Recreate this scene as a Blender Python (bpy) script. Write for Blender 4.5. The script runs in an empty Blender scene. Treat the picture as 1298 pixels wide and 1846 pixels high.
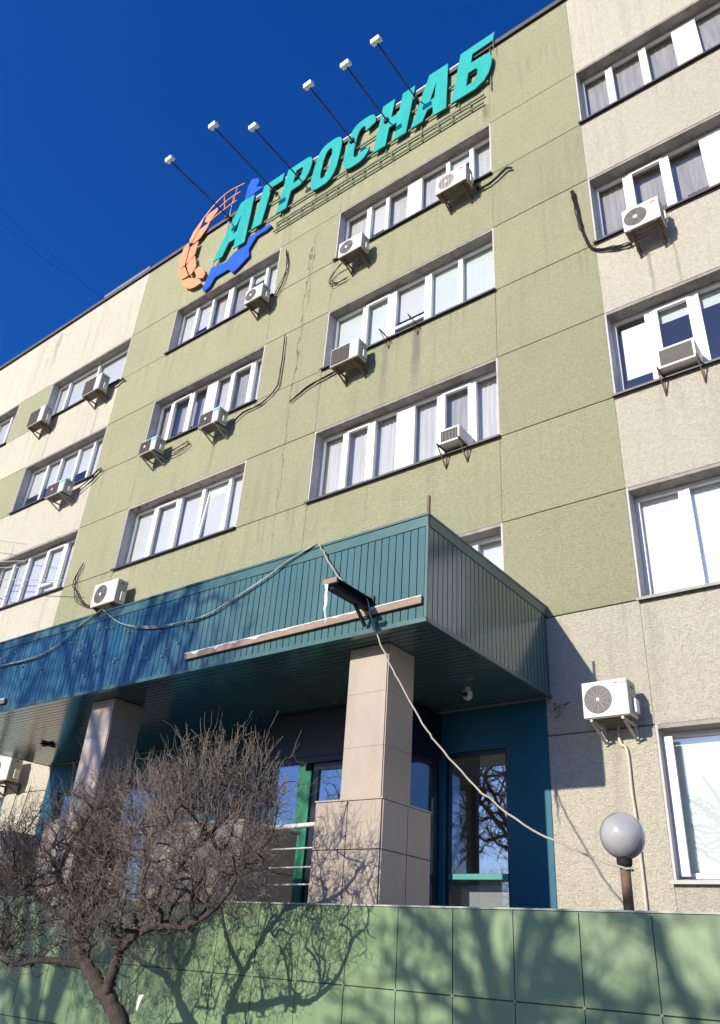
import bpy, bmesh, math, random
import numpy as np
from mathutils import Vector, Matrix
from mathutils.kdtree import KDTree

random.seed(7)
rng = np.random.default_rng(7)
sc = bpy.context.scene
COL = sc.collection

# ------------------------------------------------------------------ camera
cam_d = bpy.data.cameras.new('camera')
cam = bpy.data.objects.new('camera', cam_d)
COL.objects.link(cam)
FWD = Vector((-0.54837487, 0.67215423, 0.49748738))
RGT = Vector((0.79587181, 0.60209532, 0.06379094))
UPV = Vector((0.25665748, -0.43091753, 0.86512255))
m = Matrix.Identity(4)
for i in range(3):
    m[i][0], m[i][1], m[i][2] = RGT[i], UPV[i], -FWD[i]
m.translation = Vector((4.090, -9.438, -0.972))
cam.matrix_world = m
cam_d.sensor_fit = 'HORIZONTAL'
cam_d.sensor_width = 36.0
cam_d.lens = 36.0 * 1411.2266 / 1298.0
cam_d.clip_end = 3000
sc.camera = cam

# ------------------------------------------------------------------ sky, sun, exposure
SUN_TRAVEL = Vector((0.18698883, 0.91912037, -0.34677503))
SUN_ELEV = math.asin(-SUN_TRAVEL.z)
SUN_ROT = math.atan2(-SUN_TRAVEL.x, -SUN_TRAVEL.y)
world = bpy.data.worlds.new('World')
sc.world = world
world.use_nodes = True
wn = world.node_tree
wn.nodes.clear()
sky = wn.nodes.new('ShaderNodeTexSky')
sky.sky_type = 'NISHITA'
sky.sun_disc = False
sky.sun_elevation = SUN_ELEV
sky.sun_rotation = SUN_ROT
sky.altitude = 0
sky.air_density = 1.0
sky.dust_density = 1.0
sky.ozone_density = 10.0
bg = wn.nodes.new('ShaderNodeBackground')
bg.inputs['Strength'].default_value = 0.142
hs = wn.nodes.new('ShaderNodeHueSaturation')
hs.inputs['Saturation'].default_value = 1.10
hs.inputs['Hue'].default_value = 0.512
wo = wn.nodes.new('ShaderNodeOutputWorld')
wn.links.new(sky.outputs[0], hs.inputs['Color'])
wn.links.new(hs.outputs[0], bg.inputs['Color'])
wn.links.new(bg.outputs[0], wo.inputs['Surface'])

sun_d = bpy.data.lights.new('sun', 'SUN')
sun_d.energy = 4.7
sun_d.angle = math.radians(0.53)
sun_d.color = (1.0, 0.915, 0.77)
sun = bpy.data.objects.new('sun', sun_d)
COL.objects.link(sun)
sun.rotation_euler = SUN_TRAVEL.to_track_quat('-Z', 'Y').to_euler()
sun.location = (-20, -60, 40)

sc.view_settings.view_transform = 'Standard'
sc.view_settings.look = 'None'
sc.view_settings.exposure = 0.47
sc.view_settings.gamma = 1.0

# ------------------------------------------------------------------ materials
def node_mat(name):
    mt = bpy.data.materials.new(name)
    mt.use_nodes = True
    nt = mt.node_tree
    b = nt.nodes['Principled BSDF']
    return mt, nt, b

def nd(nt, t, **kw):
    n = nt.nodes.new(t)
    for k, v in kw.items():
        setattr(n, k, v)
    return n

def math_n(nt, op, a, b=None, clamp=False):
    n = nt.nodes.new('ShaderNodeMath')
    n.operation = op
    n.use_clamp = clamp
    for i, v in enumerate((a, b)):
        if v is None:
            continue
        if isinstance(v, (int, float)):
            n.inputs[i].default_value = v
        else:
            nt.links.new(v, n.inputs[i])
    return n.outputs[0]

def mixc(nt, fac, a, b, mode='MIX'):
    n = nt.nodes.new('ShaderNodeMix')
    n.data_type = 'RGBA'
    n.blend_type = mode
    for sock, v in ((0, fac), (6, a), (7, b)):
        if isinstance(v, (int, float)):
            n.inputs[sock].default_value = v
        elif isinstance(v, tuple):
            n.inputs[sock].default_value = (*v[:3], 1)
        else:
            nt.links.new(v, n.inputs[sock])
    return n.outputs[2]

def noise(nt, vec, scale, detail=3, rough=0.55, dist=0.0):
    n = nt.nodes.new('ShaderNodeTexNoise')
    n.inputs['Scale'].default_value = scale
    n.inputs['Detail'].default_value = detail
    n.inputs['Roughness'].default_value = rough
    n.inputs['Distortion'].default_value = dist
    nt.links.new(vec, n.inputs['Vector'])
    return n.outputs[0]

def ramp(nt, fac, lo, hi):
    n = nt.nodes.new('ShaderNodeMapRange')
    n.inputs[1].default_value = lo
    n.inputs[2].default_value = hi
    nt.links.new(fac, n.inputs[0])
    return n.outputs[0]

def scaled(nt, vec, s):
    n = nt.nodes.new('ShaderNodeMapping')
    n.inputs['Scale'].default_value = s
    nt.links.new(vec, n.inputs['Vector'])
    return n.outputs[0]

def pos(nt):
    return nt.nodes.new('ShaderNodeNewGeometry').outputs['Position']

def stain_mask(nt, P, cx, half, z0, z1, wob=0.05):
    """a vertical drip stain with ragged edges, x centre cx, between heights z0 and z1"""
    sp = nt.nodes.new('ShaderNodeSeparateXYZ')
    nt.links.new(P, sp.inputs[0])
    nz = noise(nt, scaled(nt, P, (6, 6, 2.2)), 1.0, 4)
    xo = math_n(nt, 'MULTIPLY', math_n(nt, 'SUBTRACT', nz, 0.5), wob * 4)
    dx = math_n(nt, 'ABSOLUTE', math_n(nt, 'ADD', math_n(nt, 'SUBTRACT', sp.outputs[0], cx), xo))
    mx = nt.nodes.new('ShaderNodeMapRange')
    mx.inputs[1].default_value = half
    mx.inputs[2].default_value = half * 0.35
    nt.links.new(dx, mx.inputs[0])
    mz = nt.nodes.new('ShaderNodeMapRange')
    mz.inputs[1].default_value = z0
    mz.inputs[2].default_value = z0 + (z1 - z0) * 0.6
    nt.links.new(sp.outputs[2], mz.inputs[0])
    mt = nt.nodes.new('ShaderNodeMath')
    mt.operation = 'LESS_THAN'
    nt.links.new(sp.outputs[2], mt.inputs[0])
    mt.inputs[1].default_value = z1
    return math_n(nt, 'MULTIPLY', math_n(nt, 'MULTIPLY', mx.outputs[0], mz.outputs[0]), mt.outputs[0])

def stucco(name, base, alt, grime, stains=()):
    mt, nt, b = node_mat(name)
    P = pos(nt)
    big = noise(nt, P, 0.42, 5, 0.65)
    mid = noise(nt, P, 3.2, 5, 0.65)
    c = mixc(nt, ramp(nt, big, 0.35, 0.68), base, alt)
    streak = noise(nt, scaled(nt, P, (2.6, 2.6, 0.22)), 1.0, 5, 0.65)
    c = mixc(nt, math_n(nt, 'MULTIPLY', ramp(nt, streak, 0.54, 0.8), 0.55), c, grime)
    c = mixc(nt, math_n(nt, 'MULTIPLY', ramp(nt, mid, 0.66, 0.82), 0.45), c, grime)
    # darker specks: shade in the roughcast pits put into the colour
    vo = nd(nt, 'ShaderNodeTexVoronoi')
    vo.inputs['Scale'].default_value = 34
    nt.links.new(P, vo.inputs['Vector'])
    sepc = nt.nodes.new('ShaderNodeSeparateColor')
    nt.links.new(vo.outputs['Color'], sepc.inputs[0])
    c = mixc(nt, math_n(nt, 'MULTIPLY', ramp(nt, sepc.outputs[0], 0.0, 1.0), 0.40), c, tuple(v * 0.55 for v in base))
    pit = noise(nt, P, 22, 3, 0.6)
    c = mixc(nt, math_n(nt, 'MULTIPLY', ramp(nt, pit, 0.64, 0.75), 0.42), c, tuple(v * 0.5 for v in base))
    oi = nt.nodes.new('ShaderNodeObjectInfo')
    c = mixc(nt, math_n(nt, 'MULTIPLY', oi.outputs['Random'], 0.22), c, grime)
    spz = nt.nodes.new('ShaderNodeSeparateXYZ')
    nt.links.new(P, spz.inputs[0])
    below = ramp(nt, math_n(nt, 'MODULO', math_n(nt, 'ADD', spz.outputs[2], 33.0), H_STOREY), 2.2, 3.28)
    drip = ramp(nt, noise(nt, scaled(nt, P, (7, 7, 0.35)), 1.0, 4, 0.6), 0.55, 0.75)
    c = mixc(nt, math_n(nt, 'MULTIPLY', math_n(nt, 'MULTIPLY', below, drip), 0.55), c, tuple(v * 0.75 for v in grime))
    for (cx, half, z0, z1, col, amt, wob) in stains:
        mk = stain_mask(nt, P, cx, half, z0, z1, wob)
        c = mixc(nt, math_n(nt, 'MULTIPLY', mk, amt), c, col)
    nt.links.new(c, b.inputs['Base Color'])
    b.inputs['Roughness'].default_value = 0.92
    b.inputs['Specular IOR Level'].default_value = 0.15
    f1 = noise(nt, P, 40, 5, 0.72, 0.1)
    f2 = noise(nt, P, 120, 2, 0.5)
    h = math_n(nt, 'ADD', math_n(nt, 'MULTIPLY', ramp(nt, f1, 0.3, 0.72), 1.0), math_n(nt, 'MULTIPLY', f2, 0.35))
    bp = nt.nodes.new('ShaderNodeBump')
    bp.inputs['Strength'].default_value = 1.0
    bp.inputs['Distance'].default_value = 0.032
    nt.links.new(h, bp.inputs['Height'])
    nt.links.new(bp.outputs[0], b.inputs['Normal'])
    return mt

def plain(name, base, rough=0.5, var=0.12, scale=6.0, metal=0.0, dirt=None, dirt_amt=0.3, bump=0.0, bscale=40.0, stretch=(1, 1, 1), spec=0.5, dlo=0.5, dhi=0.75):
    mt, nt, b = node_mat(name)
    P = scaled(nt, pos(nt), stretch)
    n1 = noise(nt, P, scale, 4, 0.6)
    lo = tuple(max(0, v * (1 - var)) for v in base)
    hi = tuple(min(1, v * (1 + var)) for v in base)
    c = mixc(nt, ramp(nt, n1, 0.3, 0.7), lo, hi)
    if dirt:
        n2 = noise(nt, P, scale * 2.3, 6, 0.7)
        c = mixc(nt, math_n(nt, 'MULTIPLY', ramp(nt, n2, dlo, dhi), dirt_amt), c, dirt)
    nt.links.new(c, b.inputs['Base Color'])
    b.inputs['Metallic'].default_value = metal
    b.inputs['Specular IOR Level'].default_value = spec
    rr = math_n(nt, 'ADD', math_n(nt, 'MULTIPLY', n1, 0.16), rough - 0.08, True)
    nt.links.new(rr, b.inputs['Roughness'])
    if bump > 0:
        bp = nt.nodes.new('ShaderNodeBump')
        bp.inputs['Strength'].default_value = bump
        bp.inputs['Distance'].default_value = 0.01
        nt.links.new(noise(nt, P, bscale, 3), bp.inputs['Height'])
        nt.links.new(bp.outputs[0], b.inputs['Normal'])
    return mt

def glass_mat(name, tint=(0.965, 0.97, 0.97), boost=1.0):
    mt = bpy.data.materials.new(name)
    mt.use_nodes = True
    nt = mt.node_tree
    nt.nodes.clear()
    out = nt.nodes.new('ShaderNodeOutputMaterial')
    lw = nt.nodes.new('ShaderNodeLayerWeight')      # Schlick, the same from both sides of the pane
    sch = math_n(nt, 'ADD', math_n(nt, 'MULTIPLY', math_n(nt, 'POWER', lw.outputs['Facing'], 5.0), 0.92), 0.08)
    P = pos(nt)
    bp = nt.nodes.new('ShaderNodeBump')
    bp.inputs['Strength'].default_value = 0.05
    bp.inputs['Distance'].default_value = 0.02
    nt.links.new(noise(nt, P, 1.7, 2), bp.inputs['Height'])
    gl = nt.nodes.new('ShaderNodeBsdfGlossy')
    gl.inputs['Roughness'].default_value = 0.015
    gl.inputs['Color'].default_value = (0.95, 0.97, 1, 1)
    nt.links.new(bp.outputs[0], gl.inputs['Normal'])
    tr = nt.nodes.new('ShaderNodeBsdfTransparent')
    tr.inputs['Color'].default_value = (*tint, 1)
    mx = nt.nodes.new('ShaderNodeMixShader')
    f = math_n(nt, 'MULTIPLY', sch, boost, True)
    nt.links.new(f, mx.inputs[0])
    nt.links.new(tr.outputs[0], mx.inputs[1])
    nt.links.new(gl.outputs[0], mx.inputs[2])
    nt.links.new(mx.outputs[0], out.inputs['Surface'])
    return mt

H_STOREY = 3.3
M = {}
GREY_STAIN = (0.24, 0.23, 0.2)
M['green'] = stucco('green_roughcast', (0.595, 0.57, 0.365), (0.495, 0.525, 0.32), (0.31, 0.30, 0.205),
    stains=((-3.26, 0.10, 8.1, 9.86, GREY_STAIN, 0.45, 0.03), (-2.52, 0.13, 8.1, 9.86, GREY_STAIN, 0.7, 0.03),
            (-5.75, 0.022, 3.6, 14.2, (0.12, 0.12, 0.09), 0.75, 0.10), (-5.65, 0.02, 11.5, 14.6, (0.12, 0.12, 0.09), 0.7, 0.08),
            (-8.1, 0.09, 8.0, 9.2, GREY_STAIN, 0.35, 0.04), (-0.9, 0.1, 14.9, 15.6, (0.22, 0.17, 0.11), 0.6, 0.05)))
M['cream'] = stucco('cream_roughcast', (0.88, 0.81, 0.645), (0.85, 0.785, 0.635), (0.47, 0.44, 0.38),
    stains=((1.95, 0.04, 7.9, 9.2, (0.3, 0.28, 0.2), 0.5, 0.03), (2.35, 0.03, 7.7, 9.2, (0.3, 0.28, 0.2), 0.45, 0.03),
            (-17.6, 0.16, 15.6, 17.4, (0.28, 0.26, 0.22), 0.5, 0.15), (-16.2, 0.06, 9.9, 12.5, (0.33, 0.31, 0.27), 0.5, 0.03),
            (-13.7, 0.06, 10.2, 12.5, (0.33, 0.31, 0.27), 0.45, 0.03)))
M['joint'] = plain('joint_mortar', (0.13, 0.125, 0.10), 0.95, 0.3, 9)
M['head'] = plain('lintel_plaster', (0.27, 0.25, 0.23), 0.9, 0.2, 3, dirt=(0.1, 0.09, 0.075), dirt_amt=0.6, bump=0.3, bscale=25, dlo=0.5, dhi=0.66)  # darker than the cheeks: shade under the lintel put into the colour, plus dirt
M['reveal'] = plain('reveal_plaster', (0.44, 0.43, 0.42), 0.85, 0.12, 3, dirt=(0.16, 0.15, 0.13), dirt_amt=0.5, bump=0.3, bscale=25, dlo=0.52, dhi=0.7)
M['peel'] = plain('reveal_peeling_plaster', (0.33, 0.30, 0.27), 0.85, 0.12, 3, dirt=(0.13, 0.04, 0.025), dirt_amt=0.95, bump=0.4, bscale=20, dlo=0.58, dhi=0.61)
M['pvc'] = plain('white_pvc', (0.72, 0.71, 0.69), 0.35, 0.03, 4, dirt=(0.45, 0.43, 0.38), dirt_amt=0.25, stretch=(2, 2, 0.6))
M['pvc_panel'] = plain('white_sandwich_panel', (0.60, 0.59, 0.57), 0.4, 0.06, 3, dirt=(0.5, 0.42, 0.33), dirt_amt=0.3, stretch=(3, 3, 0.5))
M['glass'] = glass_mat('window_glass')
M['door_glass'] = glass_mat('entrance_glass', (0.9, 0.92, 0.93), 2.6)
M['flashing'] = plain('dark_sill_metal', (0.055, 0.055, 0.06), 0.45, 0.2, 8, metal=0.3)
M['gal'] = plain('galvanised_metal', (0.20, 0.205, 0.21), 0.5, 0.15, 8, metal=0.6)
M['blind'] = plain('pale_blind', (0.56, 0.565, 0.56), 0.8, 0.05, 2)
M['blind_green'] = plain('pale_green_blind', (0.55, 0.60, 0.565), 0.8, 0.05, 2)
M['blind_white'] = plain('white_blind', (0.70, 0.705, 0.70), 0.8, 0.04, 2)
M['sheer'] = plain('grey_net_curtain', (0.33, 0.315, 0.30), 0.9, 0.25, 2.5, stretch=(5, 1, 0.4))  # sheets added behind dark panes; sky reflection in the glass put into their grey
M['sheer_light'] = plain('pale_net_curtain', (0.50, 0.485, 0.465), 0.9, 0.2, 2.5, stretch=(5, 1, 0.4))  # paler added sheet, for panes with a brighter reflection
M['curtain'] = plain('sheer_curtain', (0.53, 0.515, 0.50), 0.9, 0.15, 3, stretch=(6, 1, 0.3))
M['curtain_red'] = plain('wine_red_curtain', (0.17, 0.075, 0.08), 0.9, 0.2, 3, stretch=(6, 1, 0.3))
M['room'] = plain('room_paint', (0.62, 0.61, 0.58), 0.9, 0.08, 1)
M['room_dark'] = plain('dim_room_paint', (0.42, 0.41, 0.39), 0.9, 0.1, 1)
M['roofing'] = plain('roof_flashing', (0.07, 0.065, 0.065), 0.6, 0.25, 5, metal=0.2)
M['roofgrey'] = plain('roofing_felt', (0.2, 0.2, 0.2), 0.85, 0.2, 2)
M['ac'] = plain('air_conditioner_enamel', (0.63, 0.615, 0.585), 0.38, 0.05, 3, dirt=(0.42, 0.36, 0.27), dirt_amt=0.3)
M['ac_under'] = plain('stained_base_pan', (0.15, 0.13, 0.10), 0.7, 0.3, 9, dirt=(0.05, 0.03, 0.018), dirt_amt=0.9)  # base colour lowered for the shade under the unit, with stains on top
M['ac_side'] = plain('grey_side_panel', (0.34, 0.335, 0.315), 0.45, 0.08, 4, dirt=(0.25, 0.2, 0.15), dirt_amt=0.4)
M['fan_dark'] = plain('fan_opening', (0.035, 0.033, 0.032), 0.6, 0.2, 12)
M['fan_brown'] = plain('dusty_fan_opening', (0.085, 0.068, 0.06), 0.7, 0.2, 12)
M['grille_dark'] = plain('brown_grille_wire', (0.10, 0.082, 0.074), 0.6, 0.1, 8)
M['grille'] = plain('grille_wire', (0.24, 0.22, 0.205), 0.5, 0.1, 8)
M['grille_white'] = plain('pale_grille_wire', (0.62, 0.60, 0.56), 0.5, 0.1, 8)
M['rust'] = plain('rusty_steel', (0.16, 0.105, 0.07), 0.75, 0.3, 14, metal=0.3, dirt=(0.27, 0.12, 0.05), dirt_amt=0.7)
M['logo_blue'] = plain('turquoise_label', (0.10, 0.42, 0.55), 0.4, 0.05, 3)
M['logo_red'] = plain('red_label', (0.55, 0.12, 0.14), 0.4, 0.1, 3)
M['logo_black'] = plain('black_lettering', (0.03, 0.03, 0.03), 0.4, 0.1, 3)
M['cable'] = plain('black_cable', (0.014, 0.014, 0.014), 0.75, 0.2, 10, spec=0.2)
M['cable_grey'] = plain('grey_cable', (0.30, 0.33, 0.29), 0.55, 0.2, 10)
M['cable_pale'] = plain('pale_sheathed_cable', (0.35, 0.325, 0.25), 0.6, 0.12, 10)
M['conduit'] = plain('painted_conduit', (0.50, 0.46, 0.38), 0.6, 0.1, 6, dirt=(0.22, 0.2, 0.17), dirt_amt=0.5)
M['letter'] = plain('turquoise_letter', (0.0, 0.33, 0.30), 0.42, 0.08, 2, dirt=(0.03, 0.22, 0.2), dirt_amt=0.4, stretch=(2, 2, 0.5))
M['emblem_blue'] = plain('cobalt_emblem', (0.003, 0.075, 0.48), 0.4, 0.08, 2)
M['emblem_orange'] = plain('apricot_grain', (0.74, 0.28, 0.12), 0.4, 0.06, 2)
M['sign_rail'] = plain('olive_sign_rail', (0.10, 0.13, 0.06), 0.55, 0.2, 6)
M['sign_rail_pale'] = plain('pale_sign_rail', (0.50, 0.52, 0.48), 0.5, 0.15, 6)
M['lamp_white'] = plain('floodlight_housing', (0.72, 0.70, 0.66), 0.4, 0.06, 4)
M['lamp_arm'] = plain('dark_lamp_arm', (0.03, 0.03, 0.035), 0.5, 0.2, 6)
M['tile'] = plain('beige_porcelain_tile', (0.345, 0.288, 0.23), 0.34, 0.06, 2.2, dirt=(0.42, 0.36, 0.31), dirt_amt=0.35, stretch=(1.5, 1.5, 0.6))
M['tile_joint'] = plain('dark_tile_joint', (0.05, 0.045, 0.04), 0.9, 0.2, 9)
M['panel_green'] = plain('green_cladding_panel', (0.15, 0.228, 0.112), 0.45, 0.12, 1.6, dirt=(0.12, 0.16, 0.085), dirt_amt=0.5, stretch=(2.2, 2.2, 0.35), bump=0.06, bscale=3)
M['cap'] = plain('pale_wall_capping', (0.42, 0.45, 0.38), 0.5, 0.1, 5)
M['portal'] = plain('blue_portal_paint', (0.008, 0.10, 0.155), 0.5, 0.06, 3, spec=0.25)
M['navy'] = plain('navy_door_frame', (0.008, 0.014, 0.026), 0.35, 0.2, 4)
M['door_green'] = plain('green_door_frame', (0.008, 0.17, 0.075), 0.4, 0.1, 4)
M['teal_bar'] = plain('teal_transom', (0.03, 0.22, 0.19), 0.4, 0.1, 4)
M['rail_steel'] = plain('worn_white_rail', (0.58, 0.58, 0.57), 0.4, 0.12, 14, dirt=(0.28, 0.28, 0.28), dirt_amt=0.7)
M['floor'] = plain('terrace_tile', (0.11, 0.105, 0.10), 0.6, 0.15, 3)
M['ground'] = plain('trodden_ground', (0.15, 0.13, 0.10), 0.95, 0.2, 0.7, dirt=(0.09, 0.08, 0.06), dirt_amt=0.6, bump=0.5, bscale=8)
M['bark'] = plain('dark_rough_bark', (0.048, 0.037, 0.03), 0.92, 0.45, 18, dirt=(0.035, 0.026, 0.02), dirt_amt=0.7, bump=1.0, bscale=45)
M['twig'] = plain('red_brown_twig', (0.14, 0.108, 0.092), 0.8, 0.4, 5)  # darker twigs; the shadow inside the shrub crown is put into this colour
M['twig_pale'] = plain('pale_brown_twig', (0.25, 0.20, 0.16), 0.8, 0.4, 5)  # outer shrub twigs; their sunlit look is put into this colour
M['batten'] = plain('bare_batten', (0.25, 0.175, 0.135), 0.7, 0.2, 6, dirt=(0.6, 0.58, 0.54), dirt_amt=0.8, stretch=(0.8, 1, 4), dlo=0.64, dhi=0.68)
M['torn'] = plain('torn_white_film', (0.58, 0.575, 0.56), 0.5, 0.1, 6)
M['cctv'] = plain('camera_shell', (0.62, 0.61, 0.58), 0.3, 0.05, 4)
M['shiny_black'] = plain('black_dome', (0.01, 0.01, 0.012), 0.08, 0.1, 4)
M['stud'] = plain('zinc_stud', (0.40, 0.43, 0.44), 0.4, 0.2, 6, metal=0.5)

def canopy_paint():
    mt, nt, b = node_mat('teal_metal_cladding')
    P = pos(nt)
    sp = nt.nodes.new('ShaderNodeSeparateXYZ')
    nt.links.new(P, sp.inputs[0])
    n1 = noise(nt, P, 0.8, 4, 0.6)
    n2 = noise(nt, scaled(nt, P, (9, 9, 0.5)), 1.0, 3, 0.5)
    teal = mixc(nt, ramp(nt, n1, 0.3, 0.7), (0.055, 0.122, 0.118), (0.072, 0.147, 0.142))
    blue = mixc(nt, ramp(nt, n2, 0.3, 0.7), (0.018, 0.075, 0.125), (0.05, 0.125, 0.145))
    # bluer boards at left; the blue of the tree shade is put into the paint
    xm = math_n(nt, 'ADD', sp.outputs[0], math_n(nt, 'MULTIPLY', math_n(nt, 'SUBTRACT', noise(nt, P, 1.1, 3), 0.5), 2.2))
    mk = math_n(nt, 'MULTIPLY', ramp(nt, xm, -3.4, -4.9), math_n(nt, 'ADD', math_n(nt, 'MULTIPLY', ramp(nt, xm, -9.2, -8.0), 0.6), 0.4))
    c = mixc(nt, mk, teal, blue)
    nt.links.new(c, b.inputs['Base Color'])
    b.inputs['Roughness'].default_value = 0.17
    b.inputs['Specular IOR Level'].default_value = 0.75
    bp = nt.nodes.new('ShaderNodeBump')
    bp.inputs['Strength'].default_value = 0.12
    bp.inputs['Distance'].default_value = 0.02
    nt.links.new(noise(nt, scaled(nt, P, (3, 3, 1)), 1.0, 2), bp.inputs['Height'])
    nt.links.new(bp.outputs[0], b.inputs['Normal'])
    return mt
M['canopy'] = canopy_paint()
M['canopy_trim'] = plain('teal_trim', (0.05, 0.115, 0.115), 0.3, 0.12, 2)
M['canopy_core'] = plain('dark_groove', (0.006, 0.018, 0.022), 0.6, 0.1, 4)

def globe_mat():
    mt, nt, b = node_mat('opal_globe')
    P = pos(nt)
    c = mixc(nt, ramp(nt, noise(nt, P, 5, 4), 0.4, 0.7), (0.38, 0.38, 0.385), (0.30, 0.30, 0.31))
    nt.links.new(c, b.inputs['Base Color'])
    b.inputs['Roughness'].default_value = 0.2
    b.inputs['Coat Weight'].default_value = 1.0
    b.inputs['Subsurface Weight'].default_value = 0.5
    b.inputs['Subsurface Radius'].default_value = (0.1, 0.1, 0.1)
    return mt
M['globe'] = globe_mat()

# ------------------------------------------------------------------ mesh helpers
WORLD_AT = {}
class MB:
    """collects world-space geometry and links it as ONE mesh object"""
    def __init__(self):
        self.v = []
        self.f = []
    def add(self, vs, fs):
        o = len(self.v)
        self.v.extend(vs)
        self.f.extend([tuple(i + o for i in f) for f in fs])
        return self
    def box(self, x0, x1, y0, y1, z0, z1):
        vs = [(x, y, z) for z in (z0, z1) for y in (y0, y1) for x in (x0, x1)]
        return self.add(vs, [(0, 2, 3, 1), (4, 5, 7, 6), (0, 1, 5, 4), (2, 6, 7, 3), (0, 4, 6, 2), (1, 3, 7, 5)])
    def bar(self, a, b, w, h, up=(0, 0, 1)):
        a = Vector(a); b = Vector(b)
        d = (b - a).normalized()
        u = Vector(up)
        if abs(d.dot(u)) > 0.95:
            u = Vector((1, 0, 0))
        s = d.cross(u).normalized()
        u = s.cross(d).normalized()
        vs = []
        for p in (a, b):
            for i, j in ((-1, -1), (1, -1), (1, 1), (-1, 1)):
                vs.append(tuple(p + s * (i * w / 2) + u * (j * h / 2)))
        return self.add(vs, [(0, 3, 2, 1), (4, 5, 6, 7), (0, 1, 5, 4), (1, 2, 6, 5), (2, 3, 7, 6), (3, 0, 4, 7)])
    def tube(self, pts, rad, n=8, caps=True):
        pts = [Vector(p) for p in pts]
        k = len(pts)
        rads = [rad] * k if isinstance(rad, (int, float)) else list(rad)
        d0 = (pts[1] - pts[0]).normalized()
        u = Vector((0, 0, 1)) if abs(d0.z) < 0.9 else Vector((1, 0, 0))
        vs = []
        for i in range(k):
            d = (pts[min(i + 1, k - 1)] - pts[max(i - 1, 0)]).normalized()
            s = d.cross(u)
            s = s.normalized() if s.length > 1e-6 else Vector((1, 0, 0))
            u = s.cross(d).normalized()
            for j in range(n):
                a = 2 * math.pi * j / n
                vs.append(tuple(pts[i] + (s * math.cos(a) + u * math.sin(a)) * rads[i]))
        fs = []
        for i in range(k - 1):
            for j in range(n):
                j2 = (j + 1) % n
                fs.append((i * n + j, i * n + j2, (i + 1) * n + j2, (i + 1) * n + j))
        if caps:
            fs.append(tuple(range(n - 1, -1, -1)))
            fs.append(tuple((k - 1) * n + j for j in range(n)))
        return self.add(vs, fs)
    def disc(self, c, r, axis='y', n=24, r0=0.0, thick=0.0):
        vs, fs = [], []
        for j in range(n):
            a = 2 * math.pi * j / n
            vs.append((c[0] + r * math.cos(a), c[1], c[2] + r * math.sin(a)))
        if r0 <= 0:
            fs.append(tuple(range(n)))
        else:
            for j in range(n):
                a = 2 * math.pi * j / n
                vs.append((c[0] + r0 * math.cos(a), c[1], c[2] + r0 * math.sin(a)))
            for j in range(n):
                j2 = (j + 1) % n
                fs.append((j, j2, n + j2, n + j))
        return self.add(vs, fs)
    def prism(self, poly, y0, y1):
        n = len(poly)
        vs = [(x, y0, z) for x, z in poly] + [(x, y1, z) for x, z in poly]
        fs = [tuple(range(n)), tuple(range(2 * n - 1, n - 1, -1))]
        for i in range(n):
            j = (i + 1) % n
            fs.append((i, i + n, j + n, j))
        return self.add(vs, fs)
    def build(self, name, mat, parent=None, smooth=False, bevel=0.0, origin=None):
        V = np.array(self.v, dtype=float)
        if origin is None:
            mn, mx = V.min(0), V.max(0)
            origin = Vector(((mn[0] + mx[0]) / 2, (mn[1] + mx[1]) / 2, mn[2]))
        origin = Vector(origin)
        me = bpy.data.meshes.new(name)
        me.from_pydata([tuple(p) for p in (V - np.array(origin))], [], self.f)
        if bevel > 0:
            bm = bmesh.new()
            bm.from_mesh(me)
            bmesh.ops.bevel(bm, geom=bm.edges[:], offset=bevel, segments=2, affect='EDGES', profile=0.6)
            bm.to_mesh(me)
            bm.free()
        me.update()
        if smooth:
            me.polygons.foreach_set('use_smooth', [True] * len(me.polygons))
        me.materials.append(M[mat])
        return link(bpy.data.objects.new(name, me), origin, parent)

def link(o, origin, parent):
    COL.objects.link(o)
    base = WORLD_AT[parent.name] if parent else Vector((0, 0, 0))
    if parent:
        o.parent = parent
    o.location = Vector(origin) - base
    WORLD_AT[o.name] = Vector(origin)
    return o

def empty(name, loc, label, cat, group=None):
    o = bpy.data.objects.new(name, None)
    o.empty_display_size = 0.2
    link(o, loc, None)
    return tag(o, label, cat, group)

def tag(o, label=None, cat=None, group=None, kind=None):
    if label: o['label'] = label
    if cat: o['category'] = cat
    if group: o['group'] = group
    if kind: o['kind'] = kind
    return o

BOXES = {}
def box_piece(name, mat, parent, x0, x1, y0, y1, z0, z1):
    """a box piece; alike pieces share their mesh"""
    key = (mat, round(x1 - x0, 4), round(y1 - y0, 4), round(z1 - z0, 4))
    if key not in BOXES:
        o = MB().box(x0, x1, y0, y1, z0, z1).build(name, mat, parent, origin=((x0 + x1) / 2, (y0 + y1) / 2, z0))
        BOXES[key] = o.data
        return o
    return link(bpy.data.objects.new(name, BOXES[key]), Vector(((x0 + x1) / 2, (y0 + y1) / 2, z0)), parent)

def smooth_path(pts, n=6, jitter=0.0):
    """Catmull-Rom through the points"""
    P = [Vector(p) for p in pts]
    P = [P[0] * 2 - P[1]] + P + [P[-1] * 2 - P[-2]]
    out = []
    for i in range(1, len(P) - 2):
        for k in range(n):
            t = k / n
            a, b, c, d = P[i - 1], P[i], P[i + 1], P[i + 2]
            q = 0.5 * ((2 * b) + (c - a) * t + (2 * a - 5 * b + 4 * c - d) * t * t + (3 * b - a - 3 * c + d) * t ** 3)
            if jitter and (i > 1 or k > 0):
                q += Vector((random.gauss(0, jitter), 0, random.gauss(0, jitter)))
            out.append(q)
    out.append(P[-2])
    return out

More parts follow.
